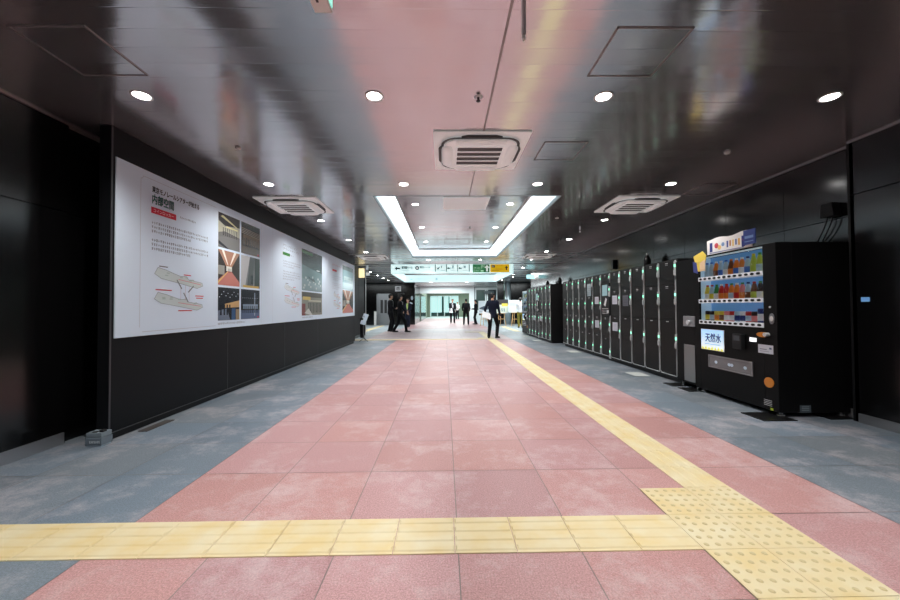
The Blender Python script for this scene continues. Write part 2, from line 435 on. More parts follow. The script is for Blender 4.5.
PB, _ = place_person({'h': 1.74, 'w': 1.08, 'feet': [(-.15, 0, -.15), (.15, 0, .15)], 'hands': [(-.22, .12, .95), (.22, .12, .95)], 'head': -.2},
    'man in black coat with a black backpack, seen from behind', 1.42, 24.2, .1, {'top': 'suit', 'leg': 'suit'})
place_person({'h': 1.7, 'feet': [(-.1, 0, 0), (.1, 0, 0)], 'hands': [(-.24, .05, .82), (.24, .05, .82)]},
    'person in greyish brown jacket partly hidden between two men in black', 2.42, 33.0, PI, {'top': 'brown_cloth', 'leg': 'charcoal'})
place_person({'h': 1.68, 'feet': [(-.1, -.06, 0), (.1, .1, .1)], 'hands': [(-.1, .25, 1.1), (.1, .25, 1.08)], 'nod': -.15},
    'man in black suit turned left with a black shoulder bag', 2.12, 24.6, -1.2, {'top': 'suit', 'leg': 'suit'})
place_person({'h': 1.68, 'jacket': False, 'top_name': 'shirt', 'feet': [(-.1, 0, -.1), (.1, 0, .1)], 'hands': [(-.1, .26, 1.1), (.24, .06, .82)]},
    'person in white shirt and khaki trousers viewing the framed panels', 4.22, 20.3, .15, {'top': 'shirt', 'leg': 'khaki'})

# ------------------------------------------------------------------ things people carry
def sheets(name, label, loc, rot, size=(.21, .297), n=3, parent=None):
    mb = MB()
    for k in range(n):
        a = (k - 1) * .12; mb.T = Matrix.Translation((0, 0, k * .004)) @ Matrix.Rotation(a, 4, 'Z')
        mb.color(250, 252, 255).box(-size[0] / 2, size[0] / 2, -size[1] / 2, size[1] / 2, 0, .0015)
    o = mb.build(name, 'print', None); o.location = loc; o.rotation_euler = rot; tag(o, label, 'papers'); return o
sheets('papers', 'fan of white papers held at the hip by the man in navy suit', (1.56, 13.62, .87), (1.0, .3, .2), (.34, .26))
sheets('papers', 'white paper sheets held low by the man with the open jacket', (.44, 26.4, .93), (1.2, 0, .3), (.26, .34))
mb = MB(); mb.loft([(0, 0, z, rx, ry) for z, rx, ry in [(0, .10, .05), (.03, .15, .085), (.2, .165, .10), (.36, .14, .085), (.44, .08, .05)]])
bk = thing('backpack', 'black backpack worn by the man in the black coat', 'backpack', (1.42, 24.02, 1.0), -.1)
mb.build('bag_body', 'charcoal', bk, True)
mb = MB(); mb.loft([(0, -.09, z, rx, ry) for z, rx, ry in [(.04, .08, .02), (.1, .11, .035), (.2, .1, .03), (.23, .06, .02)]]); mb.build('front_pocket', 'suit', bk, True)
for s in (-1, 1):
    mb = MB(); mb.tube([(s * .09, .06, .42), (s * .11, .14, .46), (s * .12, .2, .44)], .014); mb.build('shoulder_strap', 'suit', bk, True)
sb = thing('shoulder_bag', 'black shoulder bag carried by the man turned left', 'bag', (2.42, 24.6, .62), .3)
MB().box(-.05, .05, -.17, .17, 0, .27).build('bag_body', 'suit', sb, bevel=.02)
mb = MB(); mb.tube([(0, -.14, .26), (-.05, -.06, .55), (-.12, .0, .74)], .01); mb.tube([(0, .14, .26), (-.05, .06, .55), (-.12, 0, .74)], .01); mb.build('bag_strap', 'suit', sb)

# ------------------------------------------------------------------ setting
H = 2.873; AX = .06; Y0 = 2.085; XL = -3.43; XR = 4.31
def tile_floor():
    mb = MB(); mb.mi = 0; mb.color(120, 115, 112); mb.box(-9, 9, -4, 48, -.12, -.003)
    mb.mi = 1; g = .0027
    k0 = int((-9 - AX) / .6) - 1; k1 = int((9 - AX) / .6) + 1
    r0 = int((-4 - Y0) / .6) - 1; r1 = int((48 - Y0) / .6) + 1
    for r in range(r0, r1):
        ya = Y0 + r * .6; yb = ya + .6; yc = (ya + yb) / 2
        for k in range(k0, k1):
            xa = AX + k * .6; xb = xa + .6; xc = (xa + xb) / 2
            if yc < -4 or yc > 48: continue
            pink = AX - 1.8 < xc < AX + 2.4
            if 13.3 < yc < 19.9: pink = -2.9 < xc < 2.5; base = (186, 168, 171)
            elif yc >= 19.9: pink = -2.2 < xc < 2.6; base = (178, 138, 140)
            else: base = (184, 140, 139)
            if yc > 38: pink = False
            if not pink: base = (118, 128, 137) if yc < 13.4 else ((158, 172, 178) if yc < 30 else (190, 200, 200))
            j = random.uniform(-6, 6); w = random.uniform(-3, 3)
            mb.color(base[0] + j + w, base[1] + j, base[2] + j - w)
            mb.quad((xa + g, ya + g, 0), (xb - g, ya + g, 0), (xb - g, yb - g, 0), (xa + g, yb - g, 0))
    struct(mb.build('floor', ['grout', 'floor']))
tile_floor()

def tactile(name, label, x0, x1, y0, y1, kind):
    mb = MB()
    nx = max(1, round((x1 - x0) / .3)); ny = max(1, round((y1 - y0) / .3)); sx = (x1 - x0) / nx; sy = (y1 - y0) / ny
    for i in range(nx):
        for j in range(ny):
            a = x0 + i * sx; b = y0 + j * sy; cx = a + sx / 2; cy = b + sy / 2; g = .0018
            mb.box(a + g, a + sx - g, b + g, b + sy - g, .0, .0045)
            if kind == 'x' or kind == 'y':
                for q in range(4):
                    t = (q - 1.5) * .075; w0, w1 = .021, .013; l = .1475
                    if kind == 'x': f = lambda u, v, z: (cx + u, cy + t + v, z)
                    else: f = lambda u, v, z: (cx + t + v, cy + u, z)
                    vs = [f(-l, -w0, .0045), f(l, -w0, .0045), f(l, w0, .0045), f(-l, w0, .0045), f(-l + .006, -w1, .0095), f(l - .006, -w1, .0095), f(l - .006, w1, .0095), f(-l + .006, w1, .0095)]
                    mb.add(vs, [(4, 5, 6, 7), (0, 1, 5, 4), (1, 2, 6, 5), (2, 3, 7, 6), (3, 0, 4, 7)])
            else:
                for u in range(5):
                    for v in range(5):
                        px = cx + (u - 2) * .057; py = cy + (v - 2) * .057
                        r = lambda q, z: [(px + q * math.cos(2 * PI * e / 8), py + q * math.sin(2 * PI * e / 8), z) for e in range(8)]
                        mb.mi = 1; mb.rings([r(.0135, .0045), r(.010, .0078), r(.005, .009)]); mb.mi = 0
    o = mb.build(name, ['yellow', 'yellow_worn']); tag(o, label, 'tactile paving'); return o
tactile('tactile_strip', 'yellow tactile strip with long ribs crossing the floor in the foreground', -3.3, AX + 1.2, Y0 - .3, Y0, 'x')
tactile('tactile_pad', 'two-wide yellow tactile pad with raised dots at lower right', AX + 1.2, AX + 1.8, Y0 - 1.2, Y0 + .3, 'd')
tactile('tactile_strip', 'long yellow tactile strip running down the corridor toward the walking man', AX + 1.5, AX + 1.8, Y0 + .3, Y0 + .3 + 37 * .3, 'y')
tactile('tactile_strip', 'thin yellow tactile strip crossing the floor beyond the display board', -4.2, AX + 1.2, 13.31, 13.61, 'x')
tactile('tactile_pad', 'small yellow dotted pad behind the walking man where strips meet', AX + 1.2, AX + 1.8, 13.49, 14.09, 'd')
tactile('tactile_strip', 'short yellow tactile strip beyond the walking man', AX + 1.5, AX + 1.8, 14.09, 17.09, 'y')
tactile('tactile_strip', 'farthest short yellow tactile strip crossing the pink floor', AX + .9, AX + 1.8, 17.12, 17.42, 'x')
tactile('tactile_strip', 'yellow tactile strip on the left leading toward the elevator', -4.2, -3.9, 13.65, 24.0, 'y')
tactile('tactile_strip', 'yellow tactile strip on the right passing the framed panels', 3.35, 3.65, 17.4, 21.9, 'y')

# ceiling slabs around the two light wells
WX0, WX1, WY0, WY1 = -1.06, 1.77, 5.50, 12.40
RX0, RX1, RY0, RY1 = -1.99, 2.58, 13.6, 18.24
def slab(mb, x0, x1, y0, y1, z=H, t=.05): return mb.box(x0, x1, y0, y1, z, z + t)
mb = MB()
slab(mb, XL - .1, XR + .1, -4, WY0); slab(mb, XL - .1, WX0, WY0, WY1); slab(mb, WX1, XR + .1, WY0, WY1); slab(mb, XL - .1, XR + .1, WY1, 14.26)
slab(mb, -9, 9, 14.26, 25.1); slab(mb, -2.2, 4.2, 25.1, 30.1)
struct(mb.build('ceiling', 'ceiling'))
struct(MB().box(-.83, 1.50, 5.74, 12.14, 3.13, 3.16).build('ceiling', 'ceiling'))
# light well: white walls, hot slot above the edge of the inner panel
mb = MB()
mb.box(WX0 - .02, WX0, WY0, WY1, H + .0, 3.36); mb.box(WX1, WX1 + .02, WY0, WY1, H, 3.36)
mb.box(WX0, WX1, WY1, WY1 + .02, H, 3.36); mb.box(WX0, WX1, WY0 - .02, WY0, H, 3.36)
wl = thing('light_well', 'glowing rectangular recess in the ceiling above the pink floor', 'ceiling light', (0, 0, 0))
wl['kind'] = 'structure'
mb.build('recess_wall', 'cove', wl)
mb = MB()
mb.box(WX0, WX1, WY0, WY1, 3.36, 3.38); mb.build('glowing_top', 'cove_hot', wl)
mb = MB()
for x0, x1, y0, y1 in ((-.845, -.83, 5.74, 12.14), (1.5, 1.515, 5.74, 12.14), (-.845, 1.515, 12.14, 12.155), (-.845, 1.515, 5.725, 5.74)): mb.box(x0, x1, y0, y1, 3.10, 3.20)
mb.build('panel_edge', 'white_plastic', wl)
mb = MB()
for x0, x1, y0, y1 in ((WX0 + .07, WX0 + .085, WY0, WY1 - .07), (WX1 - .085, WX1 - .07, WY0, WY1 - .07), (WX0 + .07, WX1 - .07, WY1 - .085, WY1 - .07)): mb.box(x0, x1, y0, y1, 3.30, 3.33)
mb.build('lamp_rail', 'seam', wl)
mb = MB(); e = .012
for x0, x1, y0, y1 in ((WX0 - e, WX0, WY0, WY1), (WX1, WX1 + e, WY0, WY1), (WX0, WX1, WY1, WY1 + e), (WX0, WX1, WY0 - e, WY0)): mb.box(x0, x1, y0, y1, H - .004, H)
mb.build('edge_trim', 'satin_trim', wl)
# centre seam and cross seam
mb = MB(); mb.box(.375, .391, -4, WY0 - .02, H - .003, H); mb.box(.375, .391, WY1 + .02, 14.2, H - .003, H); struct(mb.build('trim_1', 'seam'))
mb = MB(); mb.box(XL, XR, 14.24, 14.27, H - .012, H); struct(mb.build('trim_2', 'satin_trim'))

# walls built of real panels with open joints; O = axis ('x' wall at const x), side = room side sign
def panel_wall(name, axis, c, side, a0, a1, z0, z1, seams, hseams, th=.12, mat_='black_panel'):
    mb = MB(); mb.mi = 1
    def bx(u0, u1, v0, v1, d0, d1):
        p, q = sorted((c - side * d0, c - side * d1))
        if axis == 'x': mb.box(p, q, u0, u1, v0, v1)
        else: mb.box(u0, u1, p, q, v0, v1)
    bx(a0, a1, z0, z1, .02, th); mb.mi = 0
    us = [a0] + [s for s in seams if a0 < s < a1] + [a1]; vs = [z0] + [s for s in hseams if z0 < s < z1] + [z1]
    for i in range(len(us) - 1):
        for j in range(len(vs) - 1): bx(us[i] + .004, us[i + 1] - .004, vs[j] + .004, vs[j + 1] - .004, 0, .02)
    return struct(mb.build(name, [mat_, 'seam' if False else 'black_matte']))
panel_wall('wall_left', 'x', XL + .03, 1, -4, 3.34, 0, H, [.5, 1.9], [2.07])
panel_wall('wall_left', 'x', XL - .02, 1, 3.34, 12.3, 0, H, [3.36 + 1.2 * k for k in range(8)], [2.07])
panel_wall('wall_left', 'x', XL - .02, 1, 12.3, 15.9, 0, H, [13.5, 14.7], [2.07], mat_='black_matte')
panel_wall('wall_right', 'x', 4.20, -1, -4, 3.70, 0, H, [.9, 2.3], [2.32])
panel_wall('wall_right', 'x', XR, -1, 3.70, 18.2, 0, H, [3.78] + [4.55 + .96 * k for k in range(15)], [2.13])
struct(MB().box(4.2, XR + .1, 3.66, 3.72, 0, H).build('wall_right', 'black_matte'))
# corner pieces of the side corridors
panel_wall('wall_left', 'y', 15.9, 1, -9, XL - .0, 0, H, [-8, -6.8, -5.6, -4.4], [2.07])
panel_wall('wall_right', 'y', 18.2, 1, XR, 9, 0, H, [5.5, 6.7], [2.13])
panel_wall('wall_far_left', 'y', 25, -1, -9, -2.03, 0, H, [-8, -6.8, -5.6, -3.6], [])
panel_wall('wall_far_right', 'y', 25, -1, 4.50, 9, 0, H, [4.9 + .9 * k for k in range(5)], [])
panel_wall('wall_far_right', 'y', 24.9, -1, 3.62, 4.06, 0, H, [], [])
struct(MB().box(-9.1, 9.1, -4.12, -4, 0, H + .5).build('wall_back', 'board_black'))
struct(MB().box(-9.1, -9, -4, 25, 0, H).build('wall_side_left', 'board_black')); struct(MB().box(9, 9.1, -4, 25, 0, H).build('wall_side_right', 'board_black'))
# left black block running back from the far-left wall
struct(MB().box(-2.15, -2.03, 25.1, 30, 0, H).build('wall_far_left', 'black_panel'))
# baseboards and ceiling edge trims
struct(MB().box(XL + .03, XL + .042, -4, 3.32, 0, .10).build('baseboard_left', 'steel'))
struct(MB().box(XL - .02, XL - .01, 3.36, 12.3, 0, .10).build('baseboard_left', 'black_panel'))
struct(MB().box(XL - .02, XL - .01, 12.3, 15.9, 0, .10).build('baseboard_left', 'black_panel'))
struct(MB().box(4.185, 4.2, -4, 3.66, 0, .09).build('baseboard_right', 'satin_trim'))
struct(MB().box(XR - .012, XR, 3.72, 18.2, 0, .09).build('baseboard_right', 'steel'))
struct(MB().box(XL - .02, XL + .05, -4, 12.3, H - .014, H).build('trim_3', 'seam'))
struct(MB().box(XR - .022, XR, -4 + 7.72, 18.2, H - .014, H).build('trim_4', 'satin_trim'))
struct(MB().box(4.18, 4.2, -4, 3.70, H - .014, H).build('trim_5', 'satin_trim'))
mb = MB(); mb.box(XL - .02, XL + .02, 15.86, 15.93, 0, H - .001); struct(mb.build('trim_6', 'chrome', bevel=.008))

# far hall
struct(MB().box(-2.43, 2.45, 30, 30.5, 2.32, 3.02).build('wall_far_beam', 'white_wall'))
struct(MB().box(2.05, 2.45, 30, 30.5, 0, 2.32).build('wall_far_column', 'white_wall'))
struct(MB().box(-9, 9, 30.5, 46, 3.1, 3.2).build('ceiling', 'white_wall'))
struct(MB().box(-2.15, -2.03, 30, 44.9, 0, 3.1).build('wall_hall_left', 'olive_wall'))
struct(MB().box(9, 9.1, 25, 46, 0, 3.2).build('wall_hall_right', 'olive_wall'))
mb = MB()
mb.box(-5, -1.75, 44, 44.2, 0, 3.1); mb.box(1.7, 9, 44, 44.2, 0, 3.1); mb.box(-1.75, 1.7, 44, 44.2, 2.55, 3.1); struct(mb.build('wall_hall_end', 'olive_wall'))
struct(MB().box(-9, 9, 47.8, 47.9, 0, 3.6).build('wall_outside', mat('daylight_wall', srgb(200, 230, 228), .6, emit=srgb(205, 236, 234), strength=1.15)))
dr = MB()
for x in (-1.75, -.9, -.05, .8, 1.62): dr.box(x, x + .08, 43.98, 44.06, 0, 2.55)
dr.box(-1.75, 1.7, 43.98, 44.06, 2.45, 2.55); dr.box(-1.75, 1.7, 43.98, 44.06, 0, .08)
d = struct(dr.build('door_1', 'white_wall'))
for i, x in enumerate((-1.67, -.82, .03, .88)):
    g_ = MB().box(x, x + .76, 44.01, 44.03, .08, 2.45).build('glass_pane', 'teal_glass', d)
struct(MB().box(-2.0, -1.96, 30.6, 38, 0, 2.3).build('window_1', 'teal_glass'))
struct(MB().box(-.35, -.1, 46, 46.4, 0, 2.6).box(.5, .62, 46, 46.2, 0, 2.6).box(-1.7, 1.6, 46.3, 46.6, 0, .5).build('wall_lobby', mat('lobby_teal', srgb(96, 140, 138), .5)))

# shop front right of the portal: white frame, dark panes, hanging board
sf = thing('kiosk_front', 'white framed kiosk front with dark green panes at the far right of the hall', 'kiosk', (2.5, 30.2, 0))
mb = MB()
mb.box(.03, 2.3, -.03, .1, 2.6, 2.8)
for x in (.03, .86, 1.0, 1.78, 2.15): mb.box(x, x + .09, -.03, .1, 0, 2.6)
mb.box(.03, 2.2, -.03, .1, .0, .9); mb.build('white_frame', 'white_wall', sf)
MB().box(.12, .86, .04, .07, .9, 2.6).build('dark_pane', mat('green_pane', srgb(52, 74, 68), .3), sf)
MB().box(1.09, 1.78, .04, .07, .9, 2.6).build('dark_pane', mat('dark_pane', srgb(30, 40, 44), .3), sf)
MB().box(.75, 1.6, -.25, -.15, 2.25, 2.5).build('hanging_board', mat('board_grey', srgb(60, 72, 74), .5), sf)
struct(MB().box(2.45, 4.7, 30.35, 30.45, 0, H).build('wall_kiosk', mat('kiosk_wall', srgb(64, 84, 88), .5)))
# round silver column
mb = MB(); mb.lathe([(.2, 0), (.2, H)], (4.28, 24.6, 0), 32); o = mb.build('round_column', mat('silver_column', srgb(170, 186, 190), .3, .6), None, True); tag(o, 'round silver column between the dark pier and the dark far wall', 'column')

# ------------------------------------------------------------------ ceiling fittings
def downlight(x, y, z, label, energy, spot=2.3):
    t = thing('downlight', label, 'downlight', (x, y, z), 0, None)
    mb = MB(); mb.lathe([(.074, .0), (.074, -.004), (.066, -.006), (.058, -.003), (.055, .0)], n=28); mb.build('trim_ring', 'white_plastic', t, True)
    mb = MB(); mb.lathe([(.056, -.0018), (.056, -.0012)], n=28); mb.build('lamp', 'lamp_disc', t)
    ld = bpy.data.lights.new('beam', 'SPOT'); ld.energy = energy; ld.spot_size = spot; ld.spot_blend = .9; ld.shadow_soft_size = .05; ld.color = (1, .975, .95)
    lo = bpy.data.objects.new('beam', ld); COL.objects.link(lo); lo.parent = t; lo.location = (0, 0, -.02)
    return t
DLX = [-2.375, -.55, 1.285, 3.13]
E0 = 98.
rowname = {-1.3: 'behind the camera', .83: 'overhead', 2.88: 'in the nearest row', 4.96: 'in the second row from the front', 7.05: 'in the third row', 9.08: 'in the fourth row', 11.1: 'in the fifth row', 13.0: 'in the row just before the hanging sign'}
colname = ['leftmost', 'second from left', 'second from right', 'rightmost']
for y, rn in rowname.items():
    for i, x in enumerate(DLX):
        if y in (7.05, 9.08, 11.1) and i in (1, 2): continue
        cn = colname[i] if y not in (7.05, 9.08, 11.1) else ('left' if i == 0 else 'right')
        downlight(x, y, H, f'small round white downlight, {cn} {rn}', E0)
for y, rn in ((6.84, 'front'), (8.85, 'middle'), (10.8, 'rear')):
    for x, cn in ((-.54, 'left'), (1.25, 'right')): downlight(x, y, 3.13, f'round downlight in the recessed ceiling panel, {cn} one of its {rn} pair', E0)
for k, (x, y) in enumerate(((-3.5, 17.3), (-3.5, 19.2), (-3.5, 21.0), (-3.5, 22.8))): downlight(x, y, H, f'small downlight before the elevator wall, {["nearest", "second", "third", "farthest"][k]} of the line left of the hanging sign', E0)
for k, (x, y) in enumerate(((3.4, 15.7), (3.6, 19.0), (3.9, 20.7), (3.6, 22.8))): downlight(x, y, H, f'small downlight right of the hanging sign, {["nearest", "second", "third", "farthest"][k]} of its line', E0)

def rrect(w, h, r, n=6):
    pts = []
    for cx, cy, a0 in ((w - r, h - r, 0), (-w + r, h - r, PI / 2), (-w + r, -h + r, PI), (w - r, -h + r, 1.5 * PI)):
        for k in range(n + 1): a = a0 + PI / 2 * k / n; pts.append((cx + r * math.cos(a), cy + r * math.sin(a)))
    return pts
def make_ac(label, loc):
    t = thing('air_conditioner', label, 'air conditioner', loc, 0, 'ceiling cassette air conditioners')
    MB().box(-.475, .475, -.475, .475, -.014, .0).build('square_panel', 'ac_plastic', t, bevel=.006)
    mb = MB(); o_ = rrect(.40, .40, .17); i_ = rrect(.375, .375, .15)
    mb.rings([[(x, y, -.0305) for x, y in o_], [(x, y, -.034) for x, y in o_], [(x, y, -.034) for x, y in i_], [(x, y, -.0305) for x, y in i_]], False); mb.build('dark_gap', 'ac_dark', t)
    mb = MB(); a = rrect(.372, .372, .15); b = rrect(.355, .355, .14)
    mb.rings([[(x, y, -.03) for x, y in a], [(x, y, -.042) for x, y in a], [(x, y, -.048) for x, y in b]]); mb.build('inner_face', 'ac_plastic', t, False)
    for k in range(4):
        mb = MB(); mb.T = Matrix.Rotation(k * PI / 2, 4, 'Z'); n = 8
        prof = [(.338 + .06 * math.cos(t_), -.044 - .03 * math.sin(t_)) for t_ in [PI * i / n for i in range(n + 1)]]
        R = lambda x, sc: [(x, .340 + (q - .340) * sc, -.044 + (z + .044) * sc) for q, z in prof]
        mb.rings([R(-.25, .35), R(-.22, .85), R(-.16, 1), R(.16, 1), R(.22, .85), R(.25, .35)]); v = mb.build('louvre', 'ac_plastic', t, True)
        mb = MB(); mb.T = Matrix.Rotation(k * PI / 2, 4, 'Z'); mb.prism([(-.20, .405, -.0405), (-.14, .392, -.0405), (.14, .392, -.0405), (.20, .405, -.0405), (.14, .428, -.0405), (-.14, .428, -.0405)], (0, 0, .02)); mb.build('louvre_shadow_gap', 'ac_dark', t)
    mb = MB(); mb.box(-.235, .235, -.235, .235, -.0485, -.0475); mb.build('grille_backing', 'ac_dark', t)
    mb = MB()
    for k in range(5):
        y = -.235 + k * .1175; mb.box(-.24, .24, y - .012, y + .012, -.056, -.0485)
    for s in (-1, 1): mb.box(s * .24 - .008, s * .24 + .008, -.25, .25, -.056, -.0485)
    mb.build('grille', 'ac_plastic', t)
    return t
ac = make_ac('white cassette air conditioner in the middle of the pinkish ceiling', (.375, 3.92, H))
acs = [(-2.42, 6.0, 'white cassette air conditioner above the near part of the display board'), (3.15, 5.98, 'white cassette air conditioner above the near lockers'),
       (-2.38, 12.2, 'far white cassette air conditioner beside the end of the display board'), (3.15, 12.1, 'far white cassette air conditioner above the rear lockers')]
bpy.context.view_layer.update()
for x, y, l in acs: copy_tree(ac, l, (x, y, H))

def hatch(label, x0, x1, y0, y1, z=H):
    t = thing('ceiling_hatch', label, 'ceiling hatch', ((x0 + x1) / 2, (y0 + y1) / 2, z)); a = (x1 - x0) / 2; b = (y1 - y0) / 2; w = .011
    mb = MB()
    for p in ((-a, a, -b, -b + w), (-a, a, b - w, b), (-a, -a + w, -b, b), (a - w, a, -b, b)): mb.box(p[0], p[1], p[2], p[3], -.005, 0)
    mb.build('hatch_frame', 'seam', t); MB().box(-a + .015, a - .015, -b + .015, b - .015, -.002, 0).build('hatch_panel', 'ceiling', t); return t
hatch('square access hatch in the glossy ceiling at upper right', 1.05, 1.52, 2.15, 2.62)
hatch('small access hatch right of the central air conditioner', 1.03, 1.48, 3.68, 4.14)
hatch('square access hatch in the dark ceiling at upper left', -2.58, -2.12, 2.16, 2.63)
hatch('access hatch beside the right wall behind the right air conditioner', 3.6, 4.05, 4.95, 5.45)
v = thing('ceiling_vent', 'grey rectangular vent in the front of the recessed ceiling panel', 'vent', (.40, 6.8, 3.13))
mb = MB()
for p in ((-.42, .42, -.4, -.37), (-.42, .42, .37, .4), (-.42, -.39, -.4, .4), (.39, .42, -.4, .4)): mb.box(*p, -.012, 0)
mb.build('vent_frame', 'ac_plastic', v); MB().box(-.39, .39, -.37, .37, -.003, 0).build('vent_backing', 'ac_dark', v)
mb = MB()
for k in range(36): y = -.36 + k * .0205; mb.box(-.39, .39, y, y + .012, -.009, -.003)
mb.build('vent_slats', 'ac_plastic', v)
hatch('faint rectangular hatch at the rear of the recessed ceiling panel', .01, .76, 10.37, 11.2, 3.13)
def sprinkler(x, y, label, z=H):
    t = thing('sprinkler_head', label, 'sprinkler', (x, y, z)); mb = MB(); mb.lathe([(.035, 0), (.035, -.003), (.02, -.006), (.012, -.006)]); mb.build('cover_ring', 'chrome', t, True)
    mb = MB(); mb.lathe([(.012, -.004), (.01, -.02), (.006, -.03), (.018, -.032), (.018, -.034)]); mb.build('nozzle', 'ac_dark', t, True)
sprinkler(.28, 2.89, 'small sprinkler head in the ceiling between the two near downlights')
sprinkler(.63, 8.88, 'small sprinkler head in the middle of the recessed ceiling panel', 3.13)
sprinkler(2.15, 6.9, 'small sprinkler head right of the light well')
t = thing('smoke_detector', 'tiny pale detector on the dark ceiling right of centre', 'detector', (3.11, 3.93, H))
mb = MB(); mb.lathe([(.03, 0), (.03, -.01), (.022, -.02), (.006, -.024)]); mb.build('detector_body', 'white_plastic', t, True)
t = thing('smoke_detector', 'tiny round detector over the near end of the display board', 'detector', (-2.15, 3.82, H))
mb = MB(); mb.lathe([(.028, 0), (.028, -.01), (.02, -.016), (.006, -.02)]); mb.build('detector_body', 'white_plastic', t, True); mb = MB(); mb.lathe([(.007, -.018), (.007, -.024)]); mb.build('lens', 'ac_dark', t)
# hanging pendant rod with bulb, far right
t = thing('hanging_rod', 'thin dark rod with small pale beads hanging from the ceiling over the lockers', 'ceiling rod', (2.42, 6.45, 0))
MB().cyl((0, 0, 2.62), (0, 0, H), .008).build('rod', 'ac_dark', t)
mb = MB(); mb.ell((0, 0, 2.585), .014, .014, .04); mb.ell((0, 0, 2.52), .016, .016, .014); mb.build('bead', 'chrome', t, True)
t = thing('hanging_rod', 'thin metal rod hanging from the ceiling at the top edge, right of the centre seam', 'ceiling rod', (.36, 1.6, 0))
MB().box(-.006, .006, -.02, .02, 2.40, H).build('rod', 'steel', t); mb = MB(); mb.ell((0, 0, 2.39), .008, .012, .014); mb.build('rod_tip', 'white_plastic', t, True)
t = thing('exit_sign', 'white box of a green lit exit sign hanging at the top edge', 'exit sign', (-.425, 1.30, 2.252))
MB().box(-.035, .028, -.55, .0, 0, .24).build('sign_case', 'white_plastic', t, bevel=.004)
MB().box(.028, .031, -.54, -.01, .012, .228).build('lit_face', mat('exit_green_face', srgb(120, 225, 205), .4, emit=srgb(150, 240, 220), strength=1.1), t)
MB().cyl((0, -.1, .24), (0, -.1, .603), .008).cyl((0, -.45, .24), (0, -.45, .603), .008).build('hanger', 'steel', t)
MB().box(-.012, -.004, -.07, -.05, -.003, .0).build('screw_slot', 'ac_dark', t)

# ------------------------------------------------------------------ long display board on the left
BX = -3.03
db = thing('display_board', 'long white display board with plans and photos on a black partition along the left wall', 'display board', (0, 0, 0))
MB().box(BX - .10, BX, 3.345, 12.38, .07, H - .004).build('partition', 'board_black', db)
MB().box(BX - .09, BX - .03, 3.40, 12.34, 0, .07).build('plinth', 'black_matte', db)
mb = MB(); mb.box(BX, BX + .004, 3.35, 3.365, .07, H - .004); mb.box(BX, BX + .004, 3.35, 12.38, .066, .074)
for y in (5.15, 6.97, 8.78, 10.6): mb.box(BX, BX + .0015, y, y + .006, .074, .92)
mb.build('edge_strip', 'satin_trim' if False else mat('dark_edge', srgb(62, 64, 68), .4), db)
mb = MB(); mb.box(BX, BX + .012, 3.39, 12.30, .925, 2.60); mb.build('poster_sheet', 'sheet', db, bevel=.002)
def board(layer=.0135): f = Flat((BX, 0, 0), (0, 1, 0), (0, 0, 1), (1, 0, 0)); f.layer = layer; return f
for y in (6.06, 6.45, 9.35): f = board(); f.rect(y, y + .004, .93, 2.595, 196, 198, 208); f.build('sheet_seam', 'print', db)
f = board()
for a, b in (((3.66, 1.01), (3.66, 2.50)), ((3.69, 2.53), (4.86, 2.53)), ((3.69, .965), (4.86, .965))): f.line(a, b, .005, 186, 190, 200)
for k in range(4):
    a0 = PI / 2 * k / 4; a1 = PI / 2 * (k + 1) / 4
    f.line((3.66 + .03 * math.sin(a0), 2.53 - .03 * math.cos(a0)), (3.66 + .03 * math.sin(a1), 2.53 - .03 * math.cos(a1)), .005, 186, 190, 200)
f.build('border_frame', 'print', db)
f = board(); f.text('東京モノレールシアターが始まる', 3.80, 2.405, .062, .72, (50, 48, 52), .003); f.build('heading', 'print', db)
f = board(); f.text('内部空間', 3.80, 2.285, .098, .30, (44, 128, 112), .005); f.build('green_title', 'print', db)['label'] = 'green title lettering'
f = board(); f.rect(3.79, 4.14, 2.185, 2.25, 206, 40, 66); f.layer += .001; f.text('コインロッカー', 3.82, 2.20, .035, .28, (245, 225, 230)); f.layer -= .001; f.build('red_tag', 'print', db)['label'] = 'red tag'
def paragraph(u0, u1, v1, n, dv, h, rnd, col=(95, 96, 104)):
    f = board(); r = random.Random(rnd)
    for k in range(n):
        if n > 5 and k == 3: continue
        u = u0; end = u1 if k not in (2, n - 1) else u0 + (u1 - u0) * .62; v = v1 - k * dv
        while u < end:
            w = h * r.uniform(.6, .95); t = r.random()
            f.rect(u, u + w, v + h * .42, v + h * .56, *col); f.rect(u + w * .35, u + w * .55, v, v + h, *col)
            if t > .4: f.rect(u, u + w, v + h * .85, v + h, *col)
            if t > .6: f.rect(u, u + w * .9, v, v + h * .12, *col)
            u += h * 1.12
    f.build('body_text', 'print', db)
paragraph(4.2, 4.62, 2.225, 1, .05, .022, 3)
paragraph(3.80, 4.70, 2.075, 7, .045, .026, 4)
paragraph(4.91, 5.98, .975, 1, .05, .026, 5)
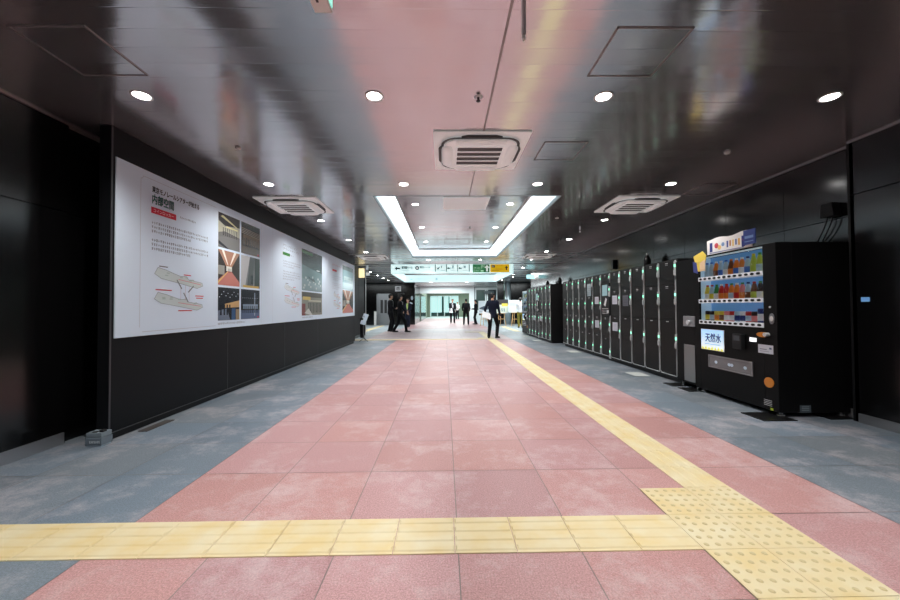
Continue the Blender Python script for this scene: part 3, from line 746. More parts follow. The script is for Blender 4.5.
def plan(u, v, w, h, seed, name='floor_plan_drawing', pale=False):
    f = board(); r = random.Random(seed); g1 = (198, 212, 214) if not pale else (214, 222, 228); ln = (120, 135, 140) if not pale else (160, 170, 178)
    for vv, flip in ((.62, 1), (.02, 0)):
        P = [(0, .22), (.06, .38), (.2, .34), (.42, .25), (.5, .22), (.62, .24), (.66, .16), (.98, .1), (1, .02), (.86, -.12 + .06), (.55, .02), (.3, .08), (.12, .12)]
        P = [(u + w * a, v + h * (vv + b - .02)) for a, b in P]
        f.layer = .0135; f.pol(P, *g1); f.layer = .0142
        for i in range(len(P)): f.line(P[i], P[(i + 1) % len(P)], w * .006, *ln)
        for k in range(7):
            a = r.uniform(.12, .85); b = .20 - .16 * a + r.uniform(0, .08)
            f.rect(u + w * a, u + w * (a + .06), v + h * (vv + b), v + h * (vv + b + .03), 170, 192, 190)
        f.line((u + w * .45, v + h * (vv + .12)), (u + w * .95, v + h * (vv + .03)), w * .008, 214, 120, 130)
    for a, b, c_, d_ in ((.42, .72, .52, .5), (.78, .6, .66, .42), (.56, .4, .66, .16)):
        f.line((u + w * a, v + h * b), (u + w * c_, v + h * d_), w * .02, 120, 130, 135)
    for a in (.5, .6, .68): f.line((u + w * a, v + h * .6), (u + w * a, v + h * .2), w * .005, 190, 150, 160)
    for a, b, ww in ((.56, .86, .16), (.02, .43, .3), (.82, .32, .2), (.45, -.08, .3), (.84, .26, .16)): f.rect(u + w * a, u + w * (a + ww), v + h * b, v + h * (b + .025), 208, 62, 84)
    f.rect(u + w * .08, u + w * .24, v + h * 1.0, v + h * 1.025, 110, 110, 118)
    f.build(name, 'print', db)
plan(3.84, 1.20, .76, .44, 1)
def photo(u0, u1, v0, v1, kind, label):
    f = board(.0138); w = u1 - u0; h = v1 - v0; r = random.Random(hash(kind) % 1 + len(kind) * 7)
    def R(a, b, c, d, *k): f.layer += .00003; f.rect(u0 + w * a, u0 + w * b, v0 + h * c, v0 + h * d, *k)
    def Pl(pts, *k): f.layer += .00003; f.pol([(u0 + w * a, v0 + h * b) for a, b in pts], *k)
    if kind == 'concourse':
        R(0, 1, 0, 1, 112, 112, 110); Pl([(0, 1), (1, 1), (1, .72), (.25, .66), (0, .8)], 66, 66, 68); Pl([(0, .42), (.3, .5), (1, .42), (1, .74), (.3, .66), (0, .76)], 176, 176, 160)
        Pl([(0, 0), (1, 0), (1, .4), (.3, .34), (0, .3)], 120, 120, 118); Pl([(0, .1), (.35, .0), (.5, 0), (0, .2)], 50, 52, 56); Pl([(.1, .9), (.2, .95), (.9, .72), (.85, .7)], 196, 190, 150)
        for k in range(8): a = .2 + k * .09; R(a, a + .03, .36, .6, 40, 42, 48)
        R(.35, .9, .62, .66, 226, 222, 170)
    elif kind == 'gate':
        R(0, 1, 0, 1, 74, 66, 60); Pl([(0, 1), (1, 1), (1, .8), (0, .85)], 44, 44, 46)
        for k in range(4): Pl([(0, .80 - k * .05), (1, .76 - k * .05), (1, .775 - k * .05), (0, .82 - k * .05)], 168, 160, 144)
        R(.1, .95, .3, .62, 120, 104, 88)
        for k in range(7): a = .12 + k * .115; R(a, a + .05, .26, .5 + .03 * (k % 2), 44, 40, 40)
        R(0, 1, 0, .24, 96, 84, 74); R(.86, .95, .03, .08, 200, 60, 60)
    elif kind == 'pink_hall':
        R(0, 1, 0, 1, 60, 50, 48); Pl([(0, 1), (1, 1), (.62, .55), (.36, .55)], 176, 128, 104); Pl([(.15, 1), (.26, 1), (.45, .6), (.42, .6)], 246, 236, 220); Pl([(.72, 1), (.84, 1), (.56, .6), (.53, .6)], 246, 236, 220)
        Pl([(0, 0), (1, 0), (1, .12), (.6, .42), (.42, .42), (0, .14)], 196, 122, 112); Pl([(0, .04), (0, .1), (.44, .42), (.47, .42)], 224, 190, 110); R(.36, .62, .42, .56, 226, 224, 214)
        for a in (.44, .5, .56): R(a, a + .02, .38, .5, 40, 36, 38)
        R(0, .28, .3, .56, 150, 146, 140)
    elif kind == 'escalator':
        R(0, 1, 0, 1, 132, 134, 136); Pl([(0, 1), (.45, 1), (.2, 0), (0, 0)], 190, 192, 194); Pl([(.45, 1), (.7, 1), (.62, 0), (.3, 0)], 84, 88, 90); Pl([(.7, 1), (1, 1), (1, 0), (.7, 0)], 54, 60, 58); R(.1, .95, 0, .07, 196, 168, 90); R(.5, .62, .12, .4, 34, 36, 40)
    elif kind == 'shops':
        R(0, 1, 0, 1, 36, 38, 46); Pl([(0, 0), (.55, 0), (.4, .36), (0, .3)], 112, 124, 142); Pl([(.3, .5), (1, .62), (1, .4), (.3, .38)], 196, 160, 110); R(.62, .8, .0, .36, 60, 92, 134); R(.82, 1, 0, .34, 150, 132, 108)
        for k in range(10): a = .05 + k * .095; b = .7 + .2 * ((k * 7) % 5) / 5; R(a, a + .03, b, b + .02, 220, 224, 226)
        for a in (.1, .25, .38, .5): R(a, a + .06, .16, .48, 24, 26, 34)
    elif kind == 'blue_hall':
        R(0, 1, 0, 1, 30, 34, 44); R(0, 1, 0, .3, 84, 100, 130); R(.1, .9, .34, .5, 130, 148, 168); R(.7, .74, .1, .9, 160, 172, 188)
        for k in range(9): a = .08 + k * .1; R(a, a + .04, .2, .44, 26, 28, 38); R(a, a + .02, .7, .72, 210, 216, 224)
        R(.86, .95, .03, .08, 200, 60, 80)
    elif kind == 'dark_atrium':
        R(0, 1, 0, 1, 58, 66, 70); Pl([(0, .25), (1, .05), (1, .5), (0, .62)], 104, 128, 132); Pl([(0, 0), (1, 0), (1, .14), (0, .3)], 124, 146, 150); R(0, .5, .9, .97, 70, 120, 70)
        for k in range(16): a = .06 + (k * 37 % 88) / 100; b = .04 + (k * 23 % 30) / 100; R(a, a + .06, b, b + .05, 176, 188, 188)
        R(.7, .86, .55, .57, 230, 236, 236); Pl([(.3, .3), (.6, .24), (.6, .3), (.3, .36)], 60, 72, 76)
    elif kind == 'crowd':
        R(0, 1, 0, 1, 138, 138, 128); R(0, 1, .78, 1, 92, 90, 84); R(.05, .4, .66, .8, 214, 190, 110); R(0, .16, .0, .5, 120, 60, 60)
        for k in range(9): a = .3 + k * .075; R(a, a + .035, .1, .55, 60, 62, 62)
        Pl([(.12, .1), (.4, 0), (.5, 0), (.3, .3)], 200, 200, 196); R(.3, .95, .6, .66, 190, 190, 170)
    elif kind == 'teal_hall':
        R(0, 1, 0, 1, 142, 176, 184); R(0, 1, .82, 1, 108, 122, 124); R(0, 1, 0, .28, 168, 204, 212); R(.15, .85, .4, .56, 188, 214, 216)
        for k in range(6): R(.12 + k * .13, .16 + k * .13, .3, .48, 96, 128, 136)
    f.build('photograph', 'gloss_print', db)['label'] = label
cw = (4.905, 5.415, 5.455, 6.0)
rows3 = ((2.02, 2.49), (1.51, 1.99), (1.03, 1.48))
kinds = [('concourse', 'gate'), ('pink_hall', 'escalator'), ('shops', 'blue_hall')]
labs = [('photo of a pale concourse', 'photo of dark ticket gates'), ('photo of the pink floored corridor', 'photo of an escalator'), ('photo of lit shops', 'photo of a blue hall')]
for (v0, v1), (ka, kb), (la, lb) in zip(rows3, kinds, labs): photo(cw[0], cw[1], v0, v1, ka, la); photo(cw[2], cw[3], v0, v1, kb, lb)
# second chapter
f = board(); f.text('グランドビジョン', 6.86, 2.36, .045, .62, (110, 112, 120)); f.build('heading', 'print', db)
f = board(); f.text('グランドオープン', 6.86, 2.295, .04, .75, (120, 124, 132)); f.build('heading', 'print', db)
f = board(); f.rect(6.85, 7.17, 2.195, 2.25, 60, 128, 66); f.build('green_tag', 'print', db)['label'] = 'green tag'
paragraph(7.2, 7.42, 2.21, 1, .05, .022, 13, (140, 142, 150)); paragraph(6.86, 7.68, 2.07, 8, .048, .024, 14, (150, 152, 162))
plan(6.92, 1.24, .72, .42, 21, pale=True)
photo(7.76, 9.03, 1.57, 2.46, 'dark_atrium', 'large photo of a dark atrium'); photo(7.76, 9.03, 1.03, 1.54, 'crowd', 'photo of people in a hall')
paragraph(7.78, 8.8, .975, 1, .05, .026, 15)
# third chapter
f = board(); f.text('グランドオープン', 9.85, 2.34, .05, .85, (190, 120, 130)); f.rect(9.87, 10.26, 2.19, 2.24, 214, 70, 84); f.build('red_tag', 'print', db)['label'] = 'small red tag'
paragraph(9.87, 10.7, 2.05, 8, .05, .024, 16, (170, 172, 182)); plan(9.97, 1.2, .66, .42, 22, pale=True)
photo(10.84, 12.08, 1.75, 2.46, 'teal_hall', 'photo of a teal tinted hall'); photo(10.84, 12.08, 1.03, 1.72, 'pink_hall', 'photo of the pink floored corridor')

# small stacked carton at the near end of the board
ct = thing('carton_box', 'small grey-blue carton with white lettering on the floor before the display board end', 'box', (-3.04, 3.275, 0))
MB().box(-.11, .07, -.05, .09, .012, .095).build('lower_box', mat('carton_grey', srgb(112, 124, 134), .7), ct, bevel=.004)
MB().box(-.105, .065, -.045, .085, .1, .15).build('upper_box', mat('carton_light', srgb(126, 138, 146), .7), ct, bevel=.004)
MB().box(.02, .06, -.02, .03, .15, .172).box(-.05, .0, -.03, .0, .15, .158).build('loose_lid', 'black_matte', ct)
f = Flat((-.09, -.0512, .03), (1, 0, 0), (0, 0, 1), (0, -1, 0)); 
for k in range(7): f.rect(.03 + k * .017, .04 + k * .017, .008, .034, 214, 222, 228); f.rect(.03 + k * .017, .045 + k * .017, .008 + .01 * (k % 3), .014 + .01 * (k % 3), 214, 222, 228)
f.build('lettering', 'print', ct); ct.scale = (.78, .78, .78)
MB().box(-.1, .06, -.04, .08, 0, .012).build('bottom_flap', 'sheet', ct)
o = MB().box(-2.99, -2.90, 3.62, 3.98, .0, .006).build('floor_plate', mat('floor_plate_brown', srgb(66, 60, 58), .5)); tag(o, 'small dark plate on the grey floor at the foot of the display board', 'floor plate')

# ------------------------------------------------------------------ lockers (front faces -X at x = FX)
FX = 3.58; FB = 4.26
def flocal(): return Flat((0, 0, 0), (0, -1, 0), (0, 0, 1), (-1, 0, 0))
def locker_column(label, y0, w, doors, ztop=1.92, control=False, notices=(), group=None, fx=FX):
    t = thing('coin_locker', label, 'locker', (fx, y0, 0)); dep = FB - fx
    MB().box(.012, dep, .001, w - .001, .06, ztop).build('cabinet', 'locker_body', t)
    MB().box(.05, dep - .03, .003, w - .003, .0, .06).build('plinth', 'black_matte', t)
    edges = sorted(doors)
    for i in range(len(edges) - 1):
        z0, z1 = edges[i] + .004, edges[i + 1] - .004
        d = MB().box(-.008, .012, .045, w - .008, z0, z1).build('door', 'locker_door', t, bevel=.003)
        mb = MB(); zc = z1 - (.02 if i == len(edges) - 2 else .10)
        hh = min(.22, (z1 - z0) * .6); zt = zc if i != 0 else z1 - .22
        mb.box(-.022, -.004, -.002, .046, zt - hh, zt); mb.box(-.034, -.022, .004, .04, zt - hh * .95, zt - hh * .6); mb.build('latch', 'white_metal', d, bevel=.002)
        MB().box(-.026, -.022, .006, .036, zt - .085, zt - .045).build('led_indicator', 'led', d)
        mb = MB()
        f = flocal(); f.layer = .0095; c = -(w * .55)
        f.rect(c - .035, c + .035, z1 - .035, z1 - .022, 190, 190, 192)
        if i > 0: f.rect(c - .035, c + .035, z1 + .03, z1 + .04, 150, 150, 152) if False else f.rect(c - .035, c + .035, z1 - .06, z1 - .05, 150, 150, 152)
        f.build('number_plate', 'print', d)
    mb = MB(); mb.box(-.010, .012, .036, .042, .10, ztop - .02); mb.box(-.012, .0, .04, w - .012, .094, .103)
    mb.box(-.012, .0, w - .02, w - .012, .094, .125); mb.build('edge_trim', 'chrome', t)
    if control:
        MB().box(-.016, .012, .03, w - .01, .98, 1.70).build('control_panel', 'black_matte', t, bevel=.004)
        MB().box(-.019, -.016, .12, w - .08, 1.42, 1.66).build('screen', mat('lock_screen', srgb(150, 180, 186), .2, emit=srgb(140, 176, 184), strength=.35), t)
        f = flocal(); f.layer = .0175; f.pol([(-.30, 1.22), (-.22, 1.18), (-.14, 1.34), (-.20, 1.38)], 226, 228, 230)
        for k in range(4): f.rect(-w + .06, -.08, 1.13 - k * .035, 1.14 - k * .035, 190, 190, 192)
        f.build('instructions', 'print', t)
        MB().box(-.024, -.016, .06, .14, 1.04, 1.10).build('coin_slot', 'chrome', t)
    for z0, z1, c in notices:
        f = flocal(); f.layer = .0105; f.rect(-w + .10, -.13, z0, z1, *c); f.layer += .0006
        for k in range(5): f.rect(-w + .13, -.16, z0 + (z1 - z0) * (.15 + k * .15), z0 + (z1 - z0) * (.19 + k * .15), *[v * .8 for v in c])
        f.build('notice', 'print', t)
    return t
W = .4525; YS = 5.56
D3 = [.10, .97, 1.53, 1.90]; D4 = [.10, .55, .97, 1.43, 1.90]
wht = (206, 210, 222)
ords = ['nearest', 'second', 'third', 'fourth', 'fifth', 'sixth', 'seventh', 'eighth', 'ninth', 'tenth', 'eleventh', 'farthest']
for k in range(12):
    y0 = YS + k * W; kw = {}; doors = D3; ex = 'three doors'
    if k == 3: kw['notices'] = [(1.19, 1.40, (96, 98, 108))]; ex = 'a dark grey notice'
    if k == 4: kw['notices'] = [(1.23, 1.41, wht), (.67, .85, wht)]; ex = 'two white notices'
    if k == 5: kw['control'] = True; doors = [.10, .50, .96, 1.72, 1.90]; ex = 'the touch screen panel'
    if k == 6: kw['notices'] = [(1.24, 1.41, wht), (.69, .86, wht)]; doors = D4; ex = 'two white notices'
    if k == 7: kw['notices'] = [(1.44, 1.74, (150, 166, 172))]; doors = D4; ex = 'a tall pale notice'
    if k > 7: doors = D4; ex = 'four small doors'
    locker_column(f'black locker column with {ex}, {ords[k]} from the near vending machine', y0, W, doors, **kw)
W2 = .47; Y2 = 11.75
ords2 = ['nearest', 'second', 'third', 'fourth', 'fifth', 'sixth', 'farthest']
for k in range(7):
    kw = {}; ex = 'four doors'
    if k in (2, 4): kw['notices'] = [(.68, .86, wht)]; ex = 'a small white notice'
    if k == 3: kw['control'] = True; ex = 'a control panel'
    locker_column(f'black locker column with {ex}, {ords2[k]} column in the rear locker block', Y2 + k * W2, W2, [.10, .50, .96, 1.72, 1.90] if k == 3 else D4, fx=3.42, **kw)

# narrow black cabinet between vending machine and lockers
nc = thing('recycling_cabinet', 'narrow black cabinet with steel plate and grey lower door beside the near vending machine', 'cabinet', (3.55, 5.125, 0))
MB().box(0, .7, 0, .42, .06, 1.86).build('cabinet', 'vend_black', nc, bevel=.006)
MB().box(-.012, 0, .0, .25, .89, 1.04).build('steel_plate', 'steel', nc, bevel=.004); mb = MB(); mb.lathe([(.03, 0), (.03, .02), (.02, .03)]); mb.T = None
mb = MB(); mb.cyl((-.012, .12, .95), (-.035, .12, .95), .035); mb.build('opening_knob', 'chrome', nc)
MB().box(-.006, 0, .015, .24, .10, .62).build('grey_door', mat('grey_door', srgb(128, 130, 132), .35, .3), nc, bevel=.003)
MB().box(-.009, -.006, .01, .022, .1, .62).box(-.009, -.006, .233, .245, .1, .62).box(-.009, -.006, .01, .245, .61, .625).box(-.009, -.006, .01, .245, .095, .107).build('door_frame', 'satin_trim', nc)
for x in (.06, .62):
    for y in (.05, .37): MB().cyl((x, y, 0.008), (x, y, .06), .02).build('foot', 'chrome', nc)
def base_mat(label, x0, x1, y0, y1, m='mat_black'):
    o = MB().box(x0, x1, y0, y1, 0, .008).build('floor_mat' if m == 'mat_black' else 'floor_sheet', m, bevel=.002); tag(o, label, 'mat' if m == 'mat_black' else 'floor sheet'); return o
base_mat('black base plate under the near front corner of the near vending machine', 3.27, 3.62, 3.72, 4.02)
base_mat('black base plate under the far corner of the near vending machine', 3.37, 3.66, 5.02, 5.27)
base_mat('black base plate under the narrow cabinet beside the lockers', 3.35, 3.66, 5.36, 5.6)
base_mat('black base plate under the rear near corner of the near vending machine', 4.0, 4.27, 3.75, 3.95)
pale = mat('pale_sheet', srgb(196, 200, 196), .6)
base_mat('pale square sheet on the grey floor before the near lockers', 3.22, 3.47, 6.15, 6.5, pale)
base_mat('pale square sheet on the grey floor before the far end of the long locker row', 3.24, 3.5, 9.35, 9.75, pale)
base_mat('pale sheet on the floor before the rear locker block, nearer of two', 3.1, 3.35, 12.6, 13.0, pale)
base_mat('pale sheet on the floor before the rear locker block, farther of two', 3.1, 3.35, 14.4, 14.8, pale)

# ------------------------------------------------------------------ vending machines
def oval(mb, x, cy, cz, ry, rz, th, n=24):
    return mb.prism([(x, cy + ry * math.cos(2 * PI * i / n), cz + rz * math.sin(2 * PI * i / n)) for i in range(n)], (-th, 0, 0))
def vending(label, loc, wd=1.27, far=False):
    t = thing('vending_machine', label, 'vending machine', loc); dp = .80 if not far else .78; ht = 1.865
    a, b, z0, z1 = .165, wd - .10, .945, 1.845
    mb = MB(); mb.box(.17, dp, 0, wd, .05, ht)
    mb.box(0, .17, 0, a, .05, ht); mb.box(0, .17, b, wd, .05, ht); mb.box(0, .17, a, b, .05, z0); mb.box(0, .17, a, b, z1, ht)
    mb.build('cabinet', 'vend_black', t, bevel=.004)
    for x in (.07, dp - .08):
        for y in (.06, wd - .06):
            mb = MB(); mb.cyl((x, y, .008), (x, y, .05), .016); mb.cyl((x, y, .008), (x, y, .016), .034); mb.build('foot', 'chrome', t)
    MB().box(.160, .169, a, b, z0, z1).build('display_backdrop', mat('display_blue', srgb(104, 150, 196), .5, emit=srgb(96, 150, 205), strength=.3), t)
    MB().box(.02, .16, a, a + .004, z0, z1).box(.02, .16, b - .004, b, z0, z1).build('display_side', mat('display_side', srgb(190, 210, 225), .4, emit=srgb(180, 210, 230), strength=.3), t)
    MB().box(.01, .03, a, b, z1 - .015, z1).build('display_light', 'cove', t)
    rz = (1.525, 1.225, .945)
    for q, z in enumerate(rz):
        s = MB().box(.0, .155, a, b, z, z + .008).box(-.012, .0, a - .004, b + .004, z - .002, z + .05).build('shelf', mat('shelf_white', srgb(222, 226, 232), .35, emit=srgb(220, 228, 236), strength=.15), t)
        n = 12
        mb = MB()
        for k in range(n): oval(mb, -.012, a + (b - a) * (k + .5) / n, z + .024, .026, .014, .004, 14)
        mb.build('selection_buttons', 'black_matte', s)
    MB().box(.001, .004, a, b, z0 + .05, z1).build('display_glass', 'glass', t)
    f = flocal(); yy = lambda y: -(y)
    # poster with big lettering
    f.layer = .006; u0, u1 = -(wd - .12), -(wd - .12) + .41; v0, v1 = .60, .875
    MB().box(-.005, 0, -u1, -u0, v0, v1).build('poster_frame', 'white_plastic', t)
    for k in range(10):
        q = k / 10; f.rect(u0 + .006, u1 - .006, v0 + .006 + (v1 - v0 - .012) * q, v0 + .006 + (v1 - v0 - .012) * (q + .1), 216 - 70 * q, 228 - 40 * q, 234 - 8 * q)
    f.layer += .0005
    for k in range(7): f.pol([(u0 + .006 + k * .057, v0 + .006), (u0 + .063 + k * .056, v0 + .006), (u0 + .035 + k * .057, v0 + .05 + .012 * (k % 2))], 214, 206, 84)
    f.layer += .0005; f.text('天然水', u0 + .08, v0 + .105, .115, .28, (20, 40, 92), .005); f.rect(u0 + .07, u0 + .35, v0 + .075, v0 + .082, 60, 100, 150)
    f.build('poster', 'lit_print', t)['label'] = 'blue drinking water poster'
    MB().box(-.05, 0, .42, .55, .67, .85).build('card_reader', 'black_matte', t, bevel=.006)
    MB().box(-.052, -.05, .44, .53, .77, .83).build('reader_screen', 'gloss_dark' if False else mat('reader_screen', srgb(70, 74, 78), .2), t)
    MB().box(-.008, 0, .26, .35, .775, .82).build('coin_slot_light', mat('slot_light', srgb(240, 240, 240), .4, emit=(1, 1, 1, 1), strength=1.2), t, bevel=.003)
    mb = MB(); oval(mb, 0, .17, .865, .07, .028, .02); mb.build('return_lever', mat('amber', srgb(196, 122, 40), .35), t)
    mb = MB(); mb.cyl((-.0, .11, .87), (-.045, .11, .87), .022); mb.build('coin_knob', 'chrome', t)
    f = flocal(); f.layer = .003; f.rect(-.24, -.05, .66, .755, 206, 208, 216); f.layer += .0005; f.rect(-.22, -.13, .70, .71, 130, 134, 150); f.rect(-.22, -.10, .68, .686, 150, 152, 165); f.rect(-.10, -.07, .71, .73, 90, 100, 130)
    f.build('price_label', 'print', t)['label'] = 'white label'
    mb = MB(); oval(mb, 0, .06, 1.045, .032, .058, .006); mb.build('keypad', 'satin_trim', t); mb = MB(); oval(mb, -.006, .06, 1.045, .02, .03, .004); mb.build('keypad_button', 'white_plastic', t)
    mb = MB(); oval(mb, 0, .08, 1.17, .011, .011, .006); mb.build('lock', 'chrome', t)
    tr = MB().box(-.01, 0, .315, 1.015, .375, .39).box(-.01, 0, .315, 1.015, .525, .54).box(-.01, 0, .315, .33, .39, .525).box(-.01, 0, 1.0, 1.015, .39, .525).build('pickup_tray', 'satin_trim', t)
    MB().box(-.006, -.002, .33, 1.0, .39, .525).build('tray_flap', mat('tray_flap', srgb(120, 122, 126), .25, .1), tr)
    mb = MB()
    for q, y in enumerate((.42, .62, .66, .88)): oval(mb, -.0065, y, .455, .025, .02, .0015, 12)
    mb.build('flap_reflection_marks' if False else 'flap_reflections', 'sheet', tr)  # pale ovals painted on the flap as reflections
    mb = MB(); oval(mb, 0, .11, .35, .058, .055, .008); mb.build('amber_lamp', 'amber' if 'amber' in M else mat('amber2', srgb(206, 128, 44), .25), t)
    f = flocal(); f.layer = .003
    for k in range(4): f.rect(-.18, -.08, .15 - k * .018, .157 - k * .018, 190, 190, 192)
    f.rect(-.10, -.065, .055, .08, 190, 210, 60); f.build('sticker', 'print', t)
    f = Flat((0, -.0, 0), (1, 0, 0), (0, 0, 1), (0, -1, 0)); f.layer = .002; f.rect(.22, .34, .05, .13, 76, 86, 92); f.layer += .0005
    for k in range(3): f.rect(.24, .32, .11 - k * .018, .117 - k * .018, 140, 150, 156)
    f.build('side_sticker', 'print', t)
    return t
M['amber'] = mat('amber', srgb(206, 128, 44), .25)
VM = (3.53, 3.83, 0)
vending('black drinks vending machine in the foreground right with lit bottle display and a water poster', VM)
vending('black drinks vending machine at the far end of the rear locker block', (3.44, 15.08, 0), 1.1, True)

def bottle(x, y, z, body, cap, label, h, r, name, text, group, kind='bottle'):
    t = thing(name, text, kind, (x, y, z), 0, group); mb = MB(); mb.col = srgb(*body)
    if kind == 'bottle':
        mb.lathe([(r * .85, 0), (r, .01), (r, h * .55), (r * .93, h * .6), (r * .62, h * .84), (r * .42, h * .9), (r * .4, h * .92)], n=12); mb.build('bottle_body', 'disp_print', t, True)
        mb = MB(); mb.color(*cap); mb.lathe([(r * .46, h * .91), (r * .46, h)], n=12); mb.build('cap', 'disp_print', t)
        mb = MB(); mb.color(*label); mb.lathe([(r * 1.02, h * .2), (r * 1.02, h * .5)], n=12); mb.build('wrapper', 'disp_print', t, True)
    else:
        mb.lathe([(r * .85, 0), (r, .006), (r, h * .92), (r * .85, h)], n=12); mb.build('can_body', 'disp_print', t, True)
        mb = MB(); mb.color(*label); mb.lathe([(r * 1.02, h * .3), (r * 1.02, h * .7)], n=12); mb.build('wrapper', 'disp_print', t, True)
    return t
M['disp_print'] = mat('disp_print', rough=.3, vcol=True, strength=.18)  # drinks glow faintly, display lighting put into their colour
cn = {'clear': (176, 200, 216), 'blue': (70, 112, 190), 'orange': (222, 128, 52), 'brown': (112, 70, 44), 'yellow': (216, 196, 70), 'lime': (176, 190, 74), 'red': (190, 48, 44), 'white': (228, 230, 232),
      'green': (70, 140, 80), 'dark': (46, 34, 32), 'pink': (222, 130, 128), 'navy': (34, 48, 110)}
rowsA = [
 [('clear', 'blue', 'clear'), ('clear', 'blue', 'clear'), ('orange', 'white', 'brown'), ('clear', 'white', 'blue'), ('clear', 'blue', 'white'), ('brown', 'orange', 'orange'), ('orange', 'white', 'blue'), ('orange', 'white', 'white'), ('clear', 'navy', 'blue'), ('lime', 'yellow', 'lime'), ('lime', 'green', 'clear'), ('yellow', 'green', 'lime')],
 [('yellow', 'red', 'white'), ('clear', 'red', 'yellow'), ('green', 'green', 'white'), ('red', 'white', 'orange'), ('red', 'red', 'orange'), ('orange', 'green', 'clear'), ('orange', 'white', 'red'), ('pink', 'green', 'orange'), ('clear', 'navy', 'brown'), ('brown', 'red', 'lime'), ('dark', 'green', 'white'), ('dark', 'yellow', 'yellow')],
 [('dark', 'yellow', 'yellow'), ('dark', 'yellow', 'clear'), ('yellow', 'yellow', 'orange'), ('yellow', 'yellow', 'brown'), ('pink', 'red', 'white'), ('red', 'red', 'white'), ('clear', 'blue', 'navy'), ('white', 'blue', 'navy'), ('red', 'dark', 'clear'), ('dark', 'red', 'pink'), ('navy', 'blue', 'white'), ('navy', 'white', 'red')]]
onum = ['first', 'second', 'third', 'fourth', 'fifth', 'sixth', 'seventh', 'eighth', 'ninth', 'tenth', 'eleventh', 'last']
sh = ['top', 'middle', 'bottom']
adj = {'dark': 'dark brown', 'navy': 'navy blue'}
for r, (row, z) in enumerate(zip(rowsA, (1.533, 1.233, .953))):
    for k, (bc, cc, lc) in enumerate(row):
        y = VM[1] + 1.17 - (1.005) * (k + .5) / 12
        can = r == 2; hh = (.24 if k < 9 else .262) if r == 0 else (.235 if r == 1 else (.165 if k < 10 else .2))
        bottle(VM[0] + .085, y, z, cn[bc], cn[cc], cn[lc], hh, .036 if not can else .033, 'drink_bottle' if not can else 'drink_can',
            f'{adj.get(bc, bc).split()[-1]} {"can" if can else "bottle"}, {adj.get(lc, lc).split()[-1]} wrapper, {onum[k]} from left, {sh[r]} shelf of near vending machine', f'{sh[r]} shelf drinks', 'can' if can else 'bottle')
rr = random.Random(3); keys = list(cn)
for r, z in enumerate((1.533, 1.233, .953)):
    for k in range(8):
        y = 15.08 + 1.0 - .835 * (k + .5) / 8; c1 = cn[rr.choice(keys)]; mb = MB(); mb.col = srgb(*c1)
        mb.lathe([(.03, 0), (.032, .01), (.032, .12), (.018, .17), (.014, .20)], n=10)
        o = mb.build('drink_bottle', 'disp_print', None, True); o.location = (3.44 + .085, y, z)
        tag(o, f'small drink bottle on the {sh[r]} shelf of the far vending machine', 'bottle', f'drinks on the {sh[r]} shelf of the far vending machine')
# top banner and yellow card
bn = thing('promotion_banner', 'white promotional card with colourful pictures standing on the near vending machine', 'banner', (3.53, 4.13, 1.866))
f = Flat((0, .71, 0), (0, -1, 0), (0, 0, 1), (-1, 0, 0)); P = [(0, 0), (.71, 0)] + [(.71 - .71 * k / 10, .195 + .012 * math.sin(k * 1.1)) for k in range(11)]
MB().prism([(.0, .71 - a, b) for a, b in P], (.01, 0, 0)).build('card', 'white_plastic', bn)
f.layer = .0012
f.rect(.05, .10, .03, .15, 38, 52, 120); f.disc(.17, .10, .035, 196, 70, 84); f.disc(.22, .07, .03, 226, 190, 120); f.disc(.28, .10, .026, 120, 150, 190)
for k in range(5): f.rect(.34 + k * .045, .365 + k * .045, .05 + .01 * (k % 2), .13, *[(66, 82, 150), (170, 120, 80), (222, 190, 110), (90, 110, 160), (214, 160, 60)][k])
f.rect(.57, .62, .02, .15, 52, 60, 128); f.rect(.05, .6, .01, .02, 120, 130, 170); f.disc(.595, .10, .014, 220, 80, 70); f.build('picture_print', 'print', bn)
e = MB().box(-.012, .0, -.06, .10, .03, .20); e.build('blue_end_card', mat('blue_card', srgb(44, 66, 138), .5), bn)
f = Flat((-.0125, 0, 0), (0, -1, 0), (0, 0, 1), (-1, 0, 0)); f.layer = .001; f.rect(-.08, .04, .10, .13, 120, 150, 200); f.rect(-.08, .04, .06, .07, 120, 150, 200); f.build('blue_card_print', 'print', bn)
yc = thing('promotion_card', 'yellow card with dark blue corner clipped at the upper left of the bottle display', 'card', (3.515, 4.93, 1.66))
MB().prism([(0, -.04, .0), (0, .09, .0), (0, .16, .22), (0, -.02, .27), (0, -.09, .2)], (.006, 0, 0)).build('yellow_sheet', mat('yellow_card', srgb(222, 198, 84), .5), yc)
MB().prism([(-.003, .07, -.03), (-.003, .16, .0), (-.003, .175, .15), (-.003, .10, .13)], (.003, 0, 0)).build('blue_corner', mat('card_blue', srgb(52, 62, 128), .5), yc)
MB().prism([(-.004, -.07, -.0), (-.004, .03, .0), (-.004, .03, .12), (-.004, -.07, .15)], (.003, 0, 0)).build('peach_corner', mat('card_peach', srgb(226, 196, 160), .5), yc)

